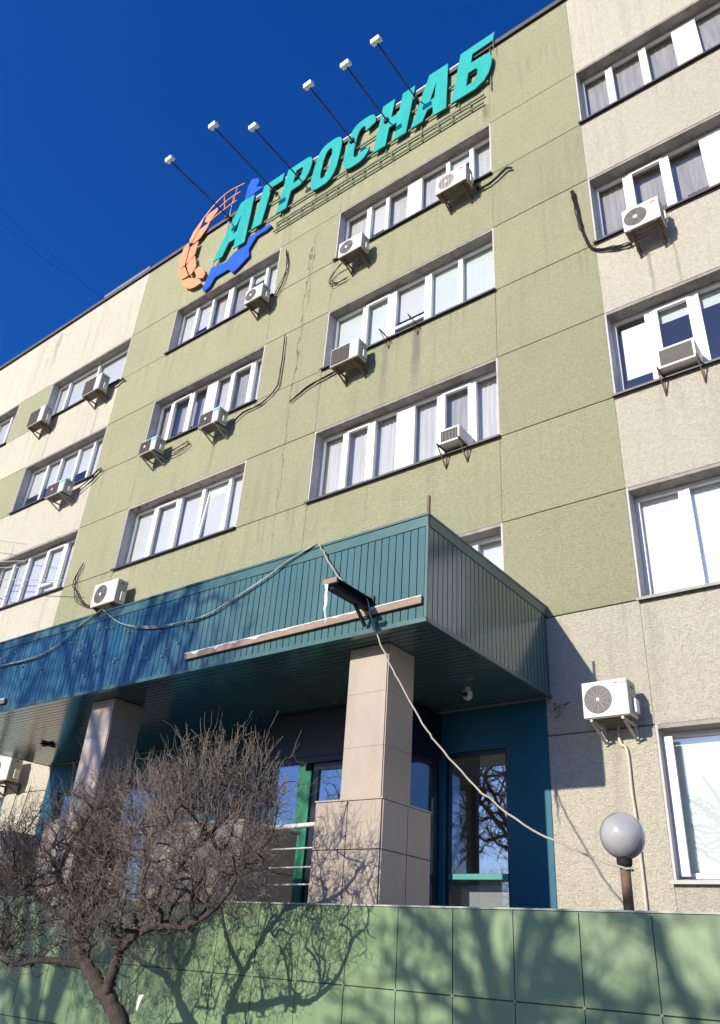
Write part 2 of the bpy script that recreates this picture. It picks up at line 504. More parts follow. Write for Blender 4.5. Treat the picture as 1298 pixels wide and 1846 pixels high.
# ------------------------------------------------------------------ levels
GZ = -2.6            # ground
H, WH = 3.3, 1.69    # storey height, opening height (z = 0 at the ground-floor sills)
ROOF = 17.66
COLS = [(-23.08, -18.98), (-17.01, -12.93), (-10.92, -6.88), (-4.94, -0.79), (1.13, 5.25)]
XL, XR = -26.0, 8.5
sill = lambda f: (f - 1) * H
head = lambda f: (f - 1) * H + WH

# ------------------------------------------------------------------ ground
g = MB().add([(-400, -400, GZ), (400, -400, GZ), (400, 400, GZ), (-400, 400, GZ)], [(0, 1, 2, 3)]).build('ground', 'ground')
tag(g, kind='structure')
t = MB().box(-14.4, 8.4, -2.93, 0.6, GZ, -0.62).build('terrace', 'floor')
tag(t, kind='structure')

# ------------------------------------------------------------------ the building
bld = empty('office_building', (-8.75, 0.3, GZ), 'five-storey office building with green and cream roughcast panels and long strip windows', 'building')
PORTAL = (-11.42, -0.235, -0.62, 2.165)   # x0 x1 z0 z1: blue entrance wall under the canopy
xs = [XL] + [c for w in COLS for c in w] + [XR]
rows = []
rows.append((GZ, sill(1), 'sp', 0))
for f in range(1, 6):
    rows.append((sill(f), head(f), 'win', f))
    rows.append((head(f), sill(f + 1) if f < 5 else ROOF - 0.04, 'sp', f))
has_window = {(ci, f) for ci in range(5) for f in range(1, 6)} - {(2, 1), (3, 1), (0, 1), (0, 2)}
# core wall behind the panels with openings left free (the joints show it)
core = MB()
for i in range(len(xs) - 1):
    is_win = i % 2 == 1
    for (z0, z1, k, f) in rows:
        if is_win and k == 'win' and ((i - 1) // 2, f) in has_window:
            continue
        x0, x1 = xs[i], xs[i + 1]
        if z0 < 1.7 and x0 < PORTAL[1] and x1 > PORTAL[0]:
            # cut the entrance out
            if x0 < PORTAL[0]: core.box(x0, PORTAL[0], 0.022, 0.30, z0, z1)
            if x1 > PORTAL[1]: core.box(PORTAL[1], x1, 0.022, 0.30, z0, z1)
            if z1 > PORTAL[3]: core.box(max(x0, PORTAL[0]), min(x1, PORTAL[1]), 0.022, 0.30, PORTAL[3], z1)
            continue
        core.box(x0, x1, 0.022, 0.30, z0, z1)
core.build('wall_core', 'joint', bld)
GX, GV = 0.010, 0.003      # half widths of the horizontal and the vertical joints
for i in range(len(xs) - 1):
    is_win = i % 2 == 1
    for (z0, z1, k, f) in rows:
        if is_win and k == 'win' and ((i - 1) // 2, f) in has_window:
            continue
        x0, x1 = xs[i], xs[i + 1]
        if not is_win and f == 0:
            continue
        if not is_win and k == 'win' and f == 1:
            z0 = GZ
        green = (x0 > -13.0 and x1 < 1.2 and z0 > 3.29) or (not is_win and x1 < -16.9 and x0 > -20 and k == 'win' and f >= 2)
        mt = 'green' if green else 'cream'
        off = random.uniform(-0.003, 0.003)
        segs = [(x0, x1, z0, z1)]
        if z0 < 1.7 and x0 < PORTAL[1] and x1 > PORTAL[0]:
            segs = []
            if x0 < PORTAL[0]: segs.append((x0, PORTAL[0], z0, z1))
            if x1 > PORTAL[1]: segs.append((PORTAL[1], x1, z0, z1))
            if z1 > PORTAL[3] + 0.05: segs.append((max(x0, PORTAL[0]), min(x1, PORTAL[1]), PORTAL[3], z1))
        for (a, b, c, d) in segs:
            gl = GV if a > XL else 0
            # keep edges at openings sharp, inset only where panels meet
            zl = GX if not is_win else (0.0 if f > 0 or k == 'sp' else GX)
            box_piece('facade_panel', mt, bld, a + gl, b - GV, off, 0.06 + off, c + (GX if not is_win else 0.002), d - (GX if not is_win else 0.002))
# body behind, roof, roof edge
MB().box(XL, XR, 6.5, 6.8, GZ, ROOF - 0.05).build('back_wall', 'room', bld)
MB().box(XL, XL + 0.3, 0.3, 6.5, GZ, ROOF - 0.05).build('end_wall', 'cream', bld)
MB().box(XR - 0.3, XR, 0.3, 6.5, GZ, ROOF - 0.05).build('end_wall', 'cream', bld)
MB().box(XL, XR, 0.0, 6.8, ROOF - 0.04, ROOF + 0.01).build('roof', 'roofgrey', bld)
MB().box(XL, XR, -0.07, 0.25, ROOF + 0.01, ROOF + 0.05).box(XL, XR, -0.07, -0.055, ROOF - 0.09, ROOF + 0.01).build('roof_edge', 'roofing', bld)
MB().box(-15.3, -12.95, -0.05, 0.5, ROOF + 0.07, ROOF + 0.2).build('roof_flashing', 'gal', bld)
for f in range(1, 6):
    z = sill(f) - 0.95
    MB().box(XL + 0.3, XR - 0.3, 0.30, 6.5, z - 0.25, z).build('floor_slab', 'room', bld)
MB().box(XL + 0.3, XR - 0.3, 0.30, 6.5, head(5) + 0.55, head(5) + 0.7).build('floor_slab', 'room', bld)
for x in (-24.5, -18.0, -11.9, -5.9, 0.2, 6.6):
    MB().box(x - 0.06, x + 0.06, 0.30, 6.5, sill(1) - 0.95, ROOF - 0.1).build('partition_wall', 'room', bld)
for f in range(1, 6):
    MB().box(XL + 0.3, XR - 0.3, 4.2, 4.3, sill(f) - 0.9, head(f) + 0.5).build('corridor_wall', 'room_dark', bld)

# ---- windows
FY0, FY1 = 0.245, 0.305
def curtain_mesh(x0, x1, y, z0, z1, amp=0.035, waves=7):
    n = waves * 6
    mb = MB()
    vs = []
    ph = random.uniform(0, 6)
    for i in range(n + 1):
        t = i / n
        x = x0 + (x1 - x0) * t
        yy = y + amp * math.sin(t * waves * 2 * math.pi + ph) + 0.4 * amp * math.sin(t * waves * 5.1 + ph)
        vs += [(x, yy, z0), (x, yy * 0.6 + y * 0.4, z1)]
    mb.add(vs, [(2 * i, 2 * i + 2, 2 * i + 3, 2 * i + 1) for i in range(n)])
    return mb

def make_window(ci, f, div, fill, sashes=(), vent=(), tilt=None, peel=False, sill_mat='flashing'):
    x0, x1 = COLS[ci]
    z0, z1 = sill(f), head(f)
    w = MB()
    # outer frame
    fw = 0.055
    a, b, c, d = x0 + 0.03, x1 - 0.03, z0 + 0.05, z1 - 0.05
    w.box(a, a + fw, FY0, FY1, c, d)
    w.box(b - fw, b, FY0, FY1, c, d)
    w.box(a + fw, b - fw, FY0, FY1, d - fw, d)
    w.box(a + fw, b - fw, FY0, FY1, c, c + fw)
    win = w.build('window', 'pvc', bld)
    # reveals: cheeks, head and inner sill board
    MB().box(x0, x0 + 0.03, 0.004, 0.40, z0, z1).build('reveal', 'reveal', win)
    MB().box(x1 - 0.03, x1, 0.004, 0.40, z0, z1).build('reveal', 'reveal', win)
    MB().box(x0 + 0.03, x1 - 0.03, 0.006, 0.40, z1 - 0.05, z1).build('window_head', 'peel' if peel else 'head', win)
    s = MB()
    s.add([(x0 - 0.02, -0.075, z0 + 0.004), (x1 + 0.02, -0.075, z0 + 0.004), (x1 + 0.02, 0.245, z0 + 0.05), (x0 - 0.02, 0.245, z0 + 0.05),
           (x0 - 0.02, -0.075, z0 - 0.035), (x1 + 0.02, -0.075, z0 - 0.035), (x1 + 0.02, -0.068, z0 - 0.035), (x0 - 0.02, -0.068, z0 - 0.035),
           (x1 + 0.02, -0.068, z0 - 0.004), (x0 - 0.02, -0.068, z0 - 0.004), (x1 + 0.02, 0.245, z0 + 0.042), (x0 - 0.02, 0.245, z0 + 0.042)],
          [(0, 1, 2, 3), (0, 4, 5, 1), (4, 7, 6, 5), (7, 9, 8, 6), (9, 11, 10, 8), (0, 3, 11, 9), (0, 9, 7, 4), (1, 8, 10, 2), (1, 5, 6, 8)])
    s.build('sill', sill_mat, win)
    edges = [a + fw]
    panes = []
    for dv in div:
        cx, ww = x0 + dv[0], dv[1]
        panes.append((edges[-1], cx - ww / 2))
        if len(dv) > 2:
            p = MB().box(cx - ww / 2, cx + ww / 2, FY0 - 0.012, FY1, c + fw, d - fw)
            n = 3
            for k in range(1, n):
                xx = cx - ww / 2 + ww * k / n
                p.box(xx - 0.008, xx + 0.008, FY0 - 0.018, FY0 - 0.0125, c + fw, d - fw)
            p.build('infill_panel', 'pvc_panel', win)
        else:
            mb = MB()
            if ww > 0.11:
                mb.box(cx - ww / 2, cx - 0.006, FY0 - 0.014, FY1, c + fw, d - fw)
                mb.box(cx + 0.006, cx + ww / 2, FY0 - 0.02, FY1, c + fw, d - fw)
                mb.box(cx - 0.006, cx + 0.006, FY0 + 0.01, FY1, c + fw, d - fw)
            else:
                mb.box(cx - ww / 2, cx + ww / 2, FY0 - 0.014, FY1, c + fw, d - fw)
            mb.build('mullion', 'pvc', win)
        edges.append(cx + ww / 2)
    panes.append((edges[-1], b - fw))
    for i, (pa, pb) in enumerate(panes):
        pz0, pz1 = c + fw, d - fw
        code = fill[i % len(fill)]
        if i in vent:      # a small opening light below
            mb = MB().box(pa, pb, FY0 - 0.012, FY1, pz0 + 0.36, pz0 + 0.43)
            mb.build('transom', 'pvc', win)
        if tilt is not None and i == tilt:
            ang = math.radians(4.5)
            mb = MB()
            q = lambda y, z: (FY0 - 0.03 + (y) * math.cos(ang) + (z - pz0) * math.sin(ang), pz0 + (z - pz0) * math.cos(ang))
            def tbox(xa, xb, za, zb, ya, yb):
                vs = []
                for z in (za, zb):
                    for y in (ya, yb):
                        yy, zz = q(y, z)
                        for x in (xa, xb):
                            vs.append((x, yy, zz))
                return vs, [(0, 2, 3, 1), (4, 5, 7, 6), (0, 1, 5, 4), (2, 6, 7, 3), (0, 4, 6, 2), (1, 3, 7, 5)]
            e = 0.055
            for bx in ((pa, pa + e, pz0, pz1), (pb - e, pb, pz0, pz1), (pa + e, pb - e, pz0, pz0 + e), (pa + e, pb - e, pz1 - e, pz1)):
                mb.add(*tbox(*bx, 0, 0.05))
            mb.build('sash', 'pvc', win)
            mb = MB()
            mb.add(*tbox(pa + e, pb - e, pz0 + e, pz1 - e, 0.022, 0.028))
            mb.build('pane', 'glass', win)
        else:
            if i in sashes:
                e = 0.055
                zz0 = pz0 + 0.0
                mb = MB().box(pa, pa + e, FY0 - 0.03, FY0 + 0.03, zz0, pz1)
                mb.box(pb - e, pb, FY0 - 0.03, FY0 + 0.03, zz0, pz1)
                mb.box(pa + e, pb - e, FY0 - 0.03, FY0 + 0.03, zz0, zz0 + e)
                mb.box(pa + e, pb - e, FY0 - 0.03, FY0 + 0.03, pz1 - e, pz1)
                mb.build('sash', 'pvc', win)
            MB().box(pa, pb, FY0 + 0.032, FY0 + 0.038, pz0, pz1).build('pane', 'glass', win)
        y = FY1 + 0.025 + 0.012 * (i % 3)
        if code in 'bgw':
            curtain_mesh(pa - 0.05, pb + 0.05, y + 0.01, pz0 - 0.02, pz1 + 0.05, random.uniform(0.002, 0.005), random.choice((4, 5, 6))).build('blind', {'b': 'blind', 'g': 'blind_green', 'w': 'blind_white'}[code], win, smooth=True)
        elif code == 'h':
            MB().box(pa - 0.05, pb + 0.05, y, y + 0.004, pz0 + random.uniform(0.4, 0.8), pz1 + 0.05).build('blind', 'blind', win)
        elif code == 't':
            MB().box(pa - 0.05, pb + 0.05, y, y + 0.004, pz1 - 0.25, pz1 + 0.05).build('blind', 'blind_green', win)
        elif code == 'p':
            MB().box(pa + 0.06, pb, y - 0.03, y - 0.026, pz0 + 0.35, pz1 - 0.12).build('paper_sheet', 'blind_white', win)
        elif code == 'c':
            curtain_mesh(pa - 0.12, pb + 0.03, y + 0.04, pz0 - 0.1, pz1 + 0.05, 0.014, 6).build('curtain', 'curtain', win, smooth=True)
        elif code in 'ds':  # added sheets, grey in place of reflections in the panes
            curtain_mesh(pa - 0.14, pb + 0.03, y + 0.05, pz0 - 0.1, pz1 + 0.05, 0.007, 5).build('curtain', 'sheer' if code == 'd' else 'sheer_light', win, smooth=True)
        elif code == 'r':  # the grey sheet behind the red curtain is added as well
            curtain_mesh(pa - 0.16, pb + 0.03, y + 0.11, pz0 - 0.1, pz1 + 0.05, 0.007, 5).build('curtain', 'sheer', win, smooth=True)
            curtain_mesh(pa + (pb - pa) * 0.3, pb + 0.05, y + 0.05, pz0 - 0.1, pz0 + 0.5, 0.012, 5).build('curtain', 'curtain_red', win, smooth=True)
    return win

P_ = 'panel'
make_window(3, 5, [(.75, .14), (1.29, .09), (2.06, .40, P_), (2.95, .10), (3.55, .10)], 'shssts', vent=(0,))
make_window(3, 4, [(.86, .10), (1.63, .17), (2.51, .17), (3.27, .10)], 'gghgg', sashes=(1,), vent=(2,))
make_window(3, 3, [(.62, .10), (1.31, .12), (2.08, .42, P_), (2.84, .13), (3.54, .10)], 'cccsdc', vent=(4,), sashes=(1, 4))
make_window(3, 2, [(.62, .10), (1.31, .12), (2.08, .42, P_), (2.84, .13), (3.54, .10)], 'bbcbbb')
make_window(2, 5, [(.68, .12), (1.32, .08), (2.03, .20), (2.79, .09), (3.37, .09)], 'bhsdtb')
make_window(2, 4, [(.52, .10), (1.32, .10), (2.04, .38, P_), (2.75, .10), (3.50, .08)], 'drrsdb', sashes=(1, 4))  # red curtain added here in place of a reddish glass reflection
make_window(2, 3, [(.82, .13), (1.69, .11), (2.49, .11), (3.35, .10)], 'bbbbb', sashes=(1,), tilt=3, peel=True)
make_window(2, 2, [(.82, .13), (1.69, .11), (2.49, .11), (3.35, .10)], 'bbbbb')
make_window(4, 5, [(.60, .14), (1.27, .14), (2.05, .44, P_), (3.0, .14), (3.6, .1)], 'dddddd')
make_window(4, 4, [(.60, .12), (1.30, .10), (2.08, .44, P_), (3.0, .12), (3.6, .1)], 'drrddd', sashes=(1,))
make_window(4, 3, [(.62, .15), (1.31, .12), (2.12, .12), (2.9, .12)], 'ptttc', sashes=(1,))
make_window(4, 2, [(.70, .15), (1.40, .14), (2.12, .12), (2.9, .12)], 'wwwww')
make_window(4, 1, [(1.30, .12), (2.60, .12)], 'ggg', sill_mat='gal')
make_window(1, 5, [(.68, .08), (2.22, .08)], 'bhb')
make_window(1, 4, [(.91, .10), (1.63, .08), (2.51, .10), (3.25, .08)], 'hhhhb')
make_window(1, 3, [(.75, .10), (1.52, .10), (2.42, .10), (3.29, .10)], 'bbbbb', vent=(3,), sashes=(3,))
make_window(1, 2, [(.75, .10), (1.52, .10), (2.42, .10), (3.29, .10)], 'bbhbb')
make_window(1, 1, [(1.30, .12), (2.60, .12)], 'ggg')
for f in (5, 4, 3):
    make_window(0, f, [(.75, .10), (1.52, .10), (2.42, .10), (3.29, .10)], 'bhbbh')
# white boxed board in the ground-floor cheek
MB().box(1.162, 1.275, 0.125, 0.165, 0.06, 1.57).build('cheek_board', 'pvc_panel', bld)

# ---- blue entrance wall, flush with the facade
px0, px1, pz0, pz1 = PORTAL
SHOP = [(-1.78, -0.83), (-10.95, -9.5), (-9.3, -7.9)]
cuts = sorted([(-10.95, -9.5), (-9.3, -7.9), (-4.32, -1.86), (-1.78, -0.83)])
xx = px0
for (a, b) in cuts:
    MB().box(xx + 0.003, a, -0.004, 0.20, pz0, pz1).build('portal_pier', 'portal', bld)
    xx = b
MB().box(xx, px1 - 0.004, -0.004, 0.20, pz0, pz1).build('portal_pier', 'portal', bld)
for (a, b) in cuts:
    MB().box(a, b, -0.002, 0.20, 1.60, pz1).build('portal_lintel', 'portal', bld)
MB().box(px0, px1, 0.2, 0.3, pz1 - 0.2, pz1).build('portal_header', 'navy', bld)

def shopfront(x0, x1, label):
    s = empty('shopfront_window', ((x0 + x1) / 2, 0.1, -0.62), label, 'window', 'fixed glazing in the entrance wall')
    f = MB()
    f.box(x0, x0 + 0.05, 0.05, 0.12, -0.62, 1.60)
    f.box(x1 - 0.05, x1, 0.05, 0.12, -0.62, 1.60)
    f.box(x0 + 0.05, x1 - 0.05, 0.05, 0.12, 1.55, 1.60)
    f.build('frame', 'navy', s)
    MB().box(x0 + 0.05, x1 - 0.05, 0.04, 0.12, 0.02, 0.085).build('transom', 'teal_bar', s)
    MB().box(x0 + 0.05, x1 - 0.05, 0.082, 0.09, 0.085, 1.55).build('pane', 'door_glass', s)
    MB().box(x0 + 0.05, x1 - 0.05, 0.082, 0.09, -0.60, 0.02).build('pane', 'door_glass', s)
    MB().box(x0 + 0.05, x1 - 0.05, 0.35, 0.36, -0.6, -0.02).build('inner_screen', 'blind', s)
shopfront(-1.78, -0.83, 'dark-framed fixed glazing with teal transom beside the blue wall strip, right of the vestibule')
shopfront(-10.95, -9.5, 'dark glazing next to the left blue strip, behind the leafless shrub')
shopfront(-9.3, -7.9, 'dark glazing behind the left tiled column and the leafless shrub')

# ---- vestibule with doors
v = empty('entrance_vestibule', (-3.09, -0.45, -0.62), 'projecting glazed entrance vestibule with green door post behind the tiled column', 'vestibule')
vy = -0.9
vx0, vx1 = -4.3, -1.86
f = MB()
for xx in (vx0, vx1 - 0.08):
    f.box(xx, xx + 0.08, vy, vy + 0.08, -0.62, 1.5)
f.box(vx1 - 0.08, vx1, -0.07, -0.006, -0.62, 1.5)
f.box(vx0, vx0 + 0.08, -0.07, -0.006, -0.62, 1.5)
f.box(vx0 + 0.08, vx1 - 0.08, vy, vy + 0.08, 1.42, 1.5)
f.box(vx1 - 0.08, vx1, vy + 0.08, -0.07, 1.42, 1.5)
f.box(vx0, vx0 + 0.08, vy + 0.08, -0.07, 1.42, 1.5)
f.box(vx0 - 0.02, vx1 + 0.02, vy - 0.02, -0.006, 1.5, 2.14)
f.build('frame', 'navy', v)
MB().box(-3.62, -3.50, vy - 0.02, vy + 0.1, -0.62, 1.415).box(-3.49, -3.38, vy - 0.03, vy + 0.09, -0.62, 1.30).build('door_post', 'door_green', v)
MB().box(vx0 + 0.08, -3.62, vy + 0.01, vy + 0.07, 0.0, 0.05).build('transom', 'teal_bar', v)
MB().box(vx0 + 0.08, -3.62, vy + 0.035, vy + 0.043, 0.05, 1.42).build('pane', 'door_glass', v)
MB().box(vx0 + 0.08, -3.62, vy + 0.035, vy + 0.043, -0.6, 0.0).build('pane', 'door_glass', v)
for xa, xb in ((-3.37, -2.66), (-2.64, -1.94)):
    dr = MB()
    dr.box(xa, xa + 0.09, vy + 0.01, vy + 0.07, -0.6, 1.40)
    dr.box(xb - 0.09, xb, vy + 0.01, vy + 0.07, -0.6, 1.40)
    dr.box(xa + 0.09, xb - 0.09, vy + 0.01, vy + 0.07, 1.31, 1.40)
    dr.box(xa + 0.09, xb - 0.09, vy + 0.01, vy + 0.07, -0.6, -0.42)
    door = dr.build('door', 'navy', v)
    MB().box(xa + 0.09, xb - 0.09, vy + 0.035, vy + 0.043, -0.42, 1.31).build('pane', 'door_glass', door)
    hx = xb - 0.05 if xa < -3 else xa + 0.05
    MB().tube([(hx, vy - 0.05, 0.1), (hx, vy - 0.05, 0.55)], 0.014).build('handle', 'rail_steel', door)
MB().box(vx1 - 0.045, vx1 - 0.037, vy + 0.08, -0.07, 0.05, 1.42).build('pane', 'door_glass', v)
MB().box(vx1 - 0.045, vx1 - 0.037, vy + 0.08, -0.07, -0.6, -0.02).build('pane', 'door_glass', v)
MB().box(vx1 - 0.07, vx1 - 0.005, vy + 0.08, -0.07, -0.02, 0.05).build('transom', 'navy', v)

# ------------------------------------------------------------------ canopy
CX0, CX1, CY, CZ0, CZ1 = -11.5, -0.147, -3.02, 2.163, 3.469
can = empty('entrance_canopy', ((CX0 + CX1) / 2, -1.5, CZ0), 'long flat entrance canopy clad in vertical teal and blue metal boards', 'canopy')
MB().box(CX0 + 0.03, CX1 - 0.03, CY + 0.03, -0.006, CZ0 + 0.03, CZ1 - 0.06).build('core', 'canopy_core', can)
MB().box(CX0 + 0.01, CX1 - 0.01, CY + 0.01, -0.01, CZ1 - 0.055, CZ1 - 0.02).build('top_sheet', 'roofgrey', can)
# planks: front, right and left end
pitch = 0.1005
n = int((CX1 - CX0 - 0.06) / pitch)
zt = CZ1 - 0.16
for k in range(n + 1):
    xa = CX1 - 0.03 - (k + 1) * pitch
    xb = xa + pitch - 0.012
    if xa < CX0 + 0.02: break
    dy = random.uniform(0, 0.004)
    box_piece('front_plank', 'canopy', can, xa, xb, CY + 0.004 + dy, CY + 0.024 + dy, CZ0 + 0.055, zt)
k = 0
while True:
    ya = CY + 0.03 + k * pitch
    yb = ya + pitch - 0.014
    if yb > -0.01: break
    box_piece('side_plank', 'canopy', can, CX1 - 0.024, CX1 - 0.004, ya, yb, CZ0 + 0.055, zt)
    box_piece('side_plank', 'canopy', can, CX0 + 0.004, CX0 + 0.024, ya, yb, CZ0 + 0.055, zt)
    k += 1
k = 0
while True:
    ya = CY + 0.035 + k * pitch
    yb = ya + pitch - 0.016
    if yb > -0.01: break
    box_piece('soffit_plank', 'canopy', can, CX0 + 0.03, CX1 - 0.03, ya, yb, CZ0 + 0.004 + random.uniform(0, 0.002), CZ0 + 0.022)
    k += 1
# trims
MB().box(CX0, CX1, CY - 0.006, CY + 0.022, zt + 0.002, CZ1 - 0.03).build('top_trim', 'canopy_trim', can)
MB().box(CX0 - 0.01, CX1 + 0.01, CY - 0.02, CY + 0.024, CZ1 - 0.028, CZ1).build('top_cap', 'canopy_trim', can)
MB().box(CX1 - 0.022, CX1 + 0.006, CY + 0.024, -0.008, zt + 0.002, CZ1 - 0.03).build('top_trim', 'canopy_trim', can)
MB().box(CX1 - 0.024, CX1 + 0.012, CY + 0.026, -0.008, CZ1 - 0.028, CZ1).build('top_cap', 'canopy_trim', can)
MB().box(CX0 - 0.006, CX0 + 0.022, CY + 0.024, -0.008, zt + 0.002, CZ1).build('top_trim', 'canopy_trim', can)
MB().box(CX0, CX1, CY - 0.004, CY + 0.028, CZ0, CZ0 + 0.052).build('bottom_trim', 'canopy_trim', can)
MB().box(CX1 - 0.028, CX1 + 0.004, CY + 0.03, -0.008, CZ0, CZ0 + 0.052).build('bottom_trim', 'canopy_trim', can)
MB().box(CX0 - 0.004, CX0 + 0.028, CY + 0.03, -0.008, CZ0, CZ0 + 0.052).build('bottom_trim', 'canopy_trim', can)
MB().box(CX1 - 0.028, CX1 + 0.005, CY - 0.007, CY + 0.022, CZ0 + 0.053, zt).build('corner_trim', 'canopy_trim', can)
# studs left from an earlier sign
st = MB()
for i in range(46):
    x = random.uniform(-9.2, -3.9)
    z = random.choice([2.45, 2.6, 2.72, 2.9, 3.02, 3.15]) + random.uniform(-0.05, 0.05)
    st.tube([(x, CY + 0.01, z), (x, CY - 0.03, z)], [0.02, 0.012], 6)
tag(st.build('sign_stud', 'stud', can), kind='stuff')
# recessed spots in the soffit
for (x, y) in ((-2.9, -1.1), (-4.6, -0.9), (-7.4, -1.2)):
    MB().tube([(x, y, CZ0 + 0.02), (x, y, CZ0 - 0.02)], [0.05, 0.04], 14).build('spot_light', 'rust', can)
# cross-shaped hook and vent on the left soffit
MB().box(-9.75, -9.45, -1.32, -1.26, CZ0 - 0.03, CZ0 + 0.0).box(-9.63, -9.57, -1.44, -1.14, CZ0 - 0.032, CZ0 - 0.002).build('ceiling_hook', 'cable', can)

o = MB().bar((-0.16, -3.0, CZ1), (-0.16, -3.0, CZ1 + 0.24), 0.03, 0.03).build('steel_rod', 'rust')
tag(o, 'short rusty steel rod standing up at the canopy corner', 'rod')

def batten(x0, x1, z0, z1, label):
    b = empty('batten', ((x0 + x1) / 2, CY - 0.02, z0), label, 'batten', 'battens left on the canopy front')
    mb = MB()
    h = 0.085
    y0, y1 = CY - 0.04, CY - 0.008
    vs = [(x0, y0, z0), (x1, y0, z1), (x1, y0, z1 + h), (x0, y0, z0 + h), (x0, y1, z0), (x1, y1, z1), (x1, y1, z1 + h), (x0, y1, z0 + h)]
    mb.add(vs, [(0, 1, 2, 3), (5, 4, 7, 6), (3, 2, 6, 7), (4, 5, 1, 0), (1, 5, 6, 2), (4, 0, 3, 7)])
    mb.build('board', 'batten', b)
    # torn film along the top edge
    tf = MB()
    nn = int((x1 - x0) / 0.06)
    prev = None
    for i in range(nn + 1):
        t = i / nn
        x = x0 + (x1 - x0) * t
        zz = z0 + (z1 - z0) * t + h
        dz = 0.004 + (0.05 * random.random() ** 3 if random.random() < 0.5 else 0.004)
        cur = ((x, y0 - 0.003, zz + 0.004), (x, y0 - 0.004, zz - dz))
        if prev:
            tf.add([prev[0], prev[1], cur[1], cur[0]], [(0, 1, 2, 3)])
        prev = cur
    tf.build('torn_film', 'torn', b)
batten(-3.93, -0.19, 2.33, 2.365, 'long bare batten with torn white film on the canopy front')
batten(-10.4, -8.25, 2.27, 2.29, 'batten end on the blue canopy front at the left picture edge')

b = empty('bracket_arm', (-0.93, CY, 2.42), 'dark steel channel arm sticking out from the canopy front', 'bracket')
MB().box(-0.955, -0.945, -3.72, CY - 0.006, 2.42, 2.56).box(-0.945, -0.86, -3.72, CY - 0.006, 2.55, 2.56).box(-0.945, -0.86, -3.72, CY - 0.006, 2.42, 2.43).build('channel', 'canopy_core', b)
MB().box(-0.99, -0.84, CY - 0.02, CY - 0.006, 2.34, 2.6).build('base_plate', 'canopy_core', b)
MB().bar((-0.93, CY - 0.03, 2.24), (-0.93, -3.25, 2.42), 0.03, 0.03).build('strut', 'canopy_core', b)
MB().bar((-0.99, -3.735, 2.50), (-0.80, -3.735, 2.50), 0.03, 0.06).build('end_plate', 'batten', b)
o = MB()
vs = []
for i in range(9):
    t = i / 8
    w = 0.022 * (1 - t) ** 1.0 + 0.003
    z = 2.47 - 0.46 * t
    cx = -0.94 + 0.03 * t + 0.008 * math.sin(i * 2)
    vs += [(cx - w, -3.75 + 0.012 * math.sin(i), z), (cx + w, -3.745 - 0.01 * math.sin(i * 1.7), z)]
o.add(vs, [(2 * i, 2 * i + 1, 2 * i + 3, 2 * i + 2) for i in range(8)])
o = o.build('torn_strip', 'torn')
tag(o, 'torn white film strip hanging from the steel arm', 'film')

# ------------------------------------------------------------------ columns
def tile_faces(parent, x0, x1, y0, y1, zs, nx, ny, th=0.012, gap=0.004, name='tile', mat='tile'):
    for r in range(len(zs) - 1):
        za, zb = zs[r] + gap, zs[r + 1] - gap
        for i in range(nx):
            a = x0 + (x1 - x0) * i / nx + gap
            b = x0 + (x1 - x0) * (i + 1) / nx - gap
            box_piece(name, mat, parent, a, b, y0 - th, y0 - 0.001 + random.uniform(0, 0.001), za, zb)
            box_piece(name, mat, parent, a, b, y1 + 0.001, y1 + th, za, zb)
        for i in range(ny):
            a = y0 + (y1 - y0) * i / ny + gap
            b = y0 + (y1 - y0) * (i + 1) / ny - gap
            box_piece(name, mat, parent, x0 - th, x0 - 0.001, a, b, za, zb)
            box_piece(name, mat, parent, x1 + 0.001, x1 + th, a, b, za, zb)

def column(x0, label):
    c = empty('column', (x0 + 0.3, -2.44, -0.62), label, 'column', 'tiled columns carrying the canopy')
    x1 = x0 + 0.53
    y0, y1 = -2.675, -2.17
    MB().box(x0, x1, y0, y1, 0.46, CZ0 - 0.002).build('shaft', 'tile_joint', c)
    tile_faces(c, x0, x1, y0, y1, [0.475, 1.03, 1.62, CZ0 - 0.004], 1, 1, gap=0.0015)
    a, b = x0 - 0.15, x1 + 0.17
    MB().box(a, b, -2.885, -2.02, -0.62, 0.44).build('pedestal', 'tile_joint', c)
    tile_faces(c, a, b, -2.885, -2.02, [-0.61, -0.02, 0.44], 2, 2, gap=0.005)
    MB().box(a - 0.014, b + 0.014, -2.9, -2.005, 0.442, 0.458).build('pedestal_top', 'tile', c)
column(-1.40, 'beige tiled column on a wide tiled pedestal at the right canopy end')
column(-6.32, 'beige tiled column half hidden by the leafless shrub')

def low_block(x0, x1, y0, y1, z1, label):
    c = empty('parapet_block', ((x0 + x1) / 2, (y0 + y1) / 2, -0.62), label, 'parapet', 'low tiled parapets at the steps')
    MB().box(x0, x1, y0, y1, -0.62, z1).build('core', 'tile_joint', c)
    tile_faces(c, x0, x1, y0, y1, [-0.61, -0.16, z1], 3, 2, gap=0.005)
    MB().box(x0 - 0.03, x1 + 0.03, y0 - 0.03, y1 + 0.03, z1 + 0.001, z1 + 0.03).build('coping', 'tile', c)
low_block(-4.25, -2.58, -2.88, -2.0, 0.29, 'low beige tiled parapet behind the shrub, between the two columns')
low_block(-9.6, -7.35, -2.88, -2.0, 0.32, 'low tiled parapet at the left picture edge behind the shrub')

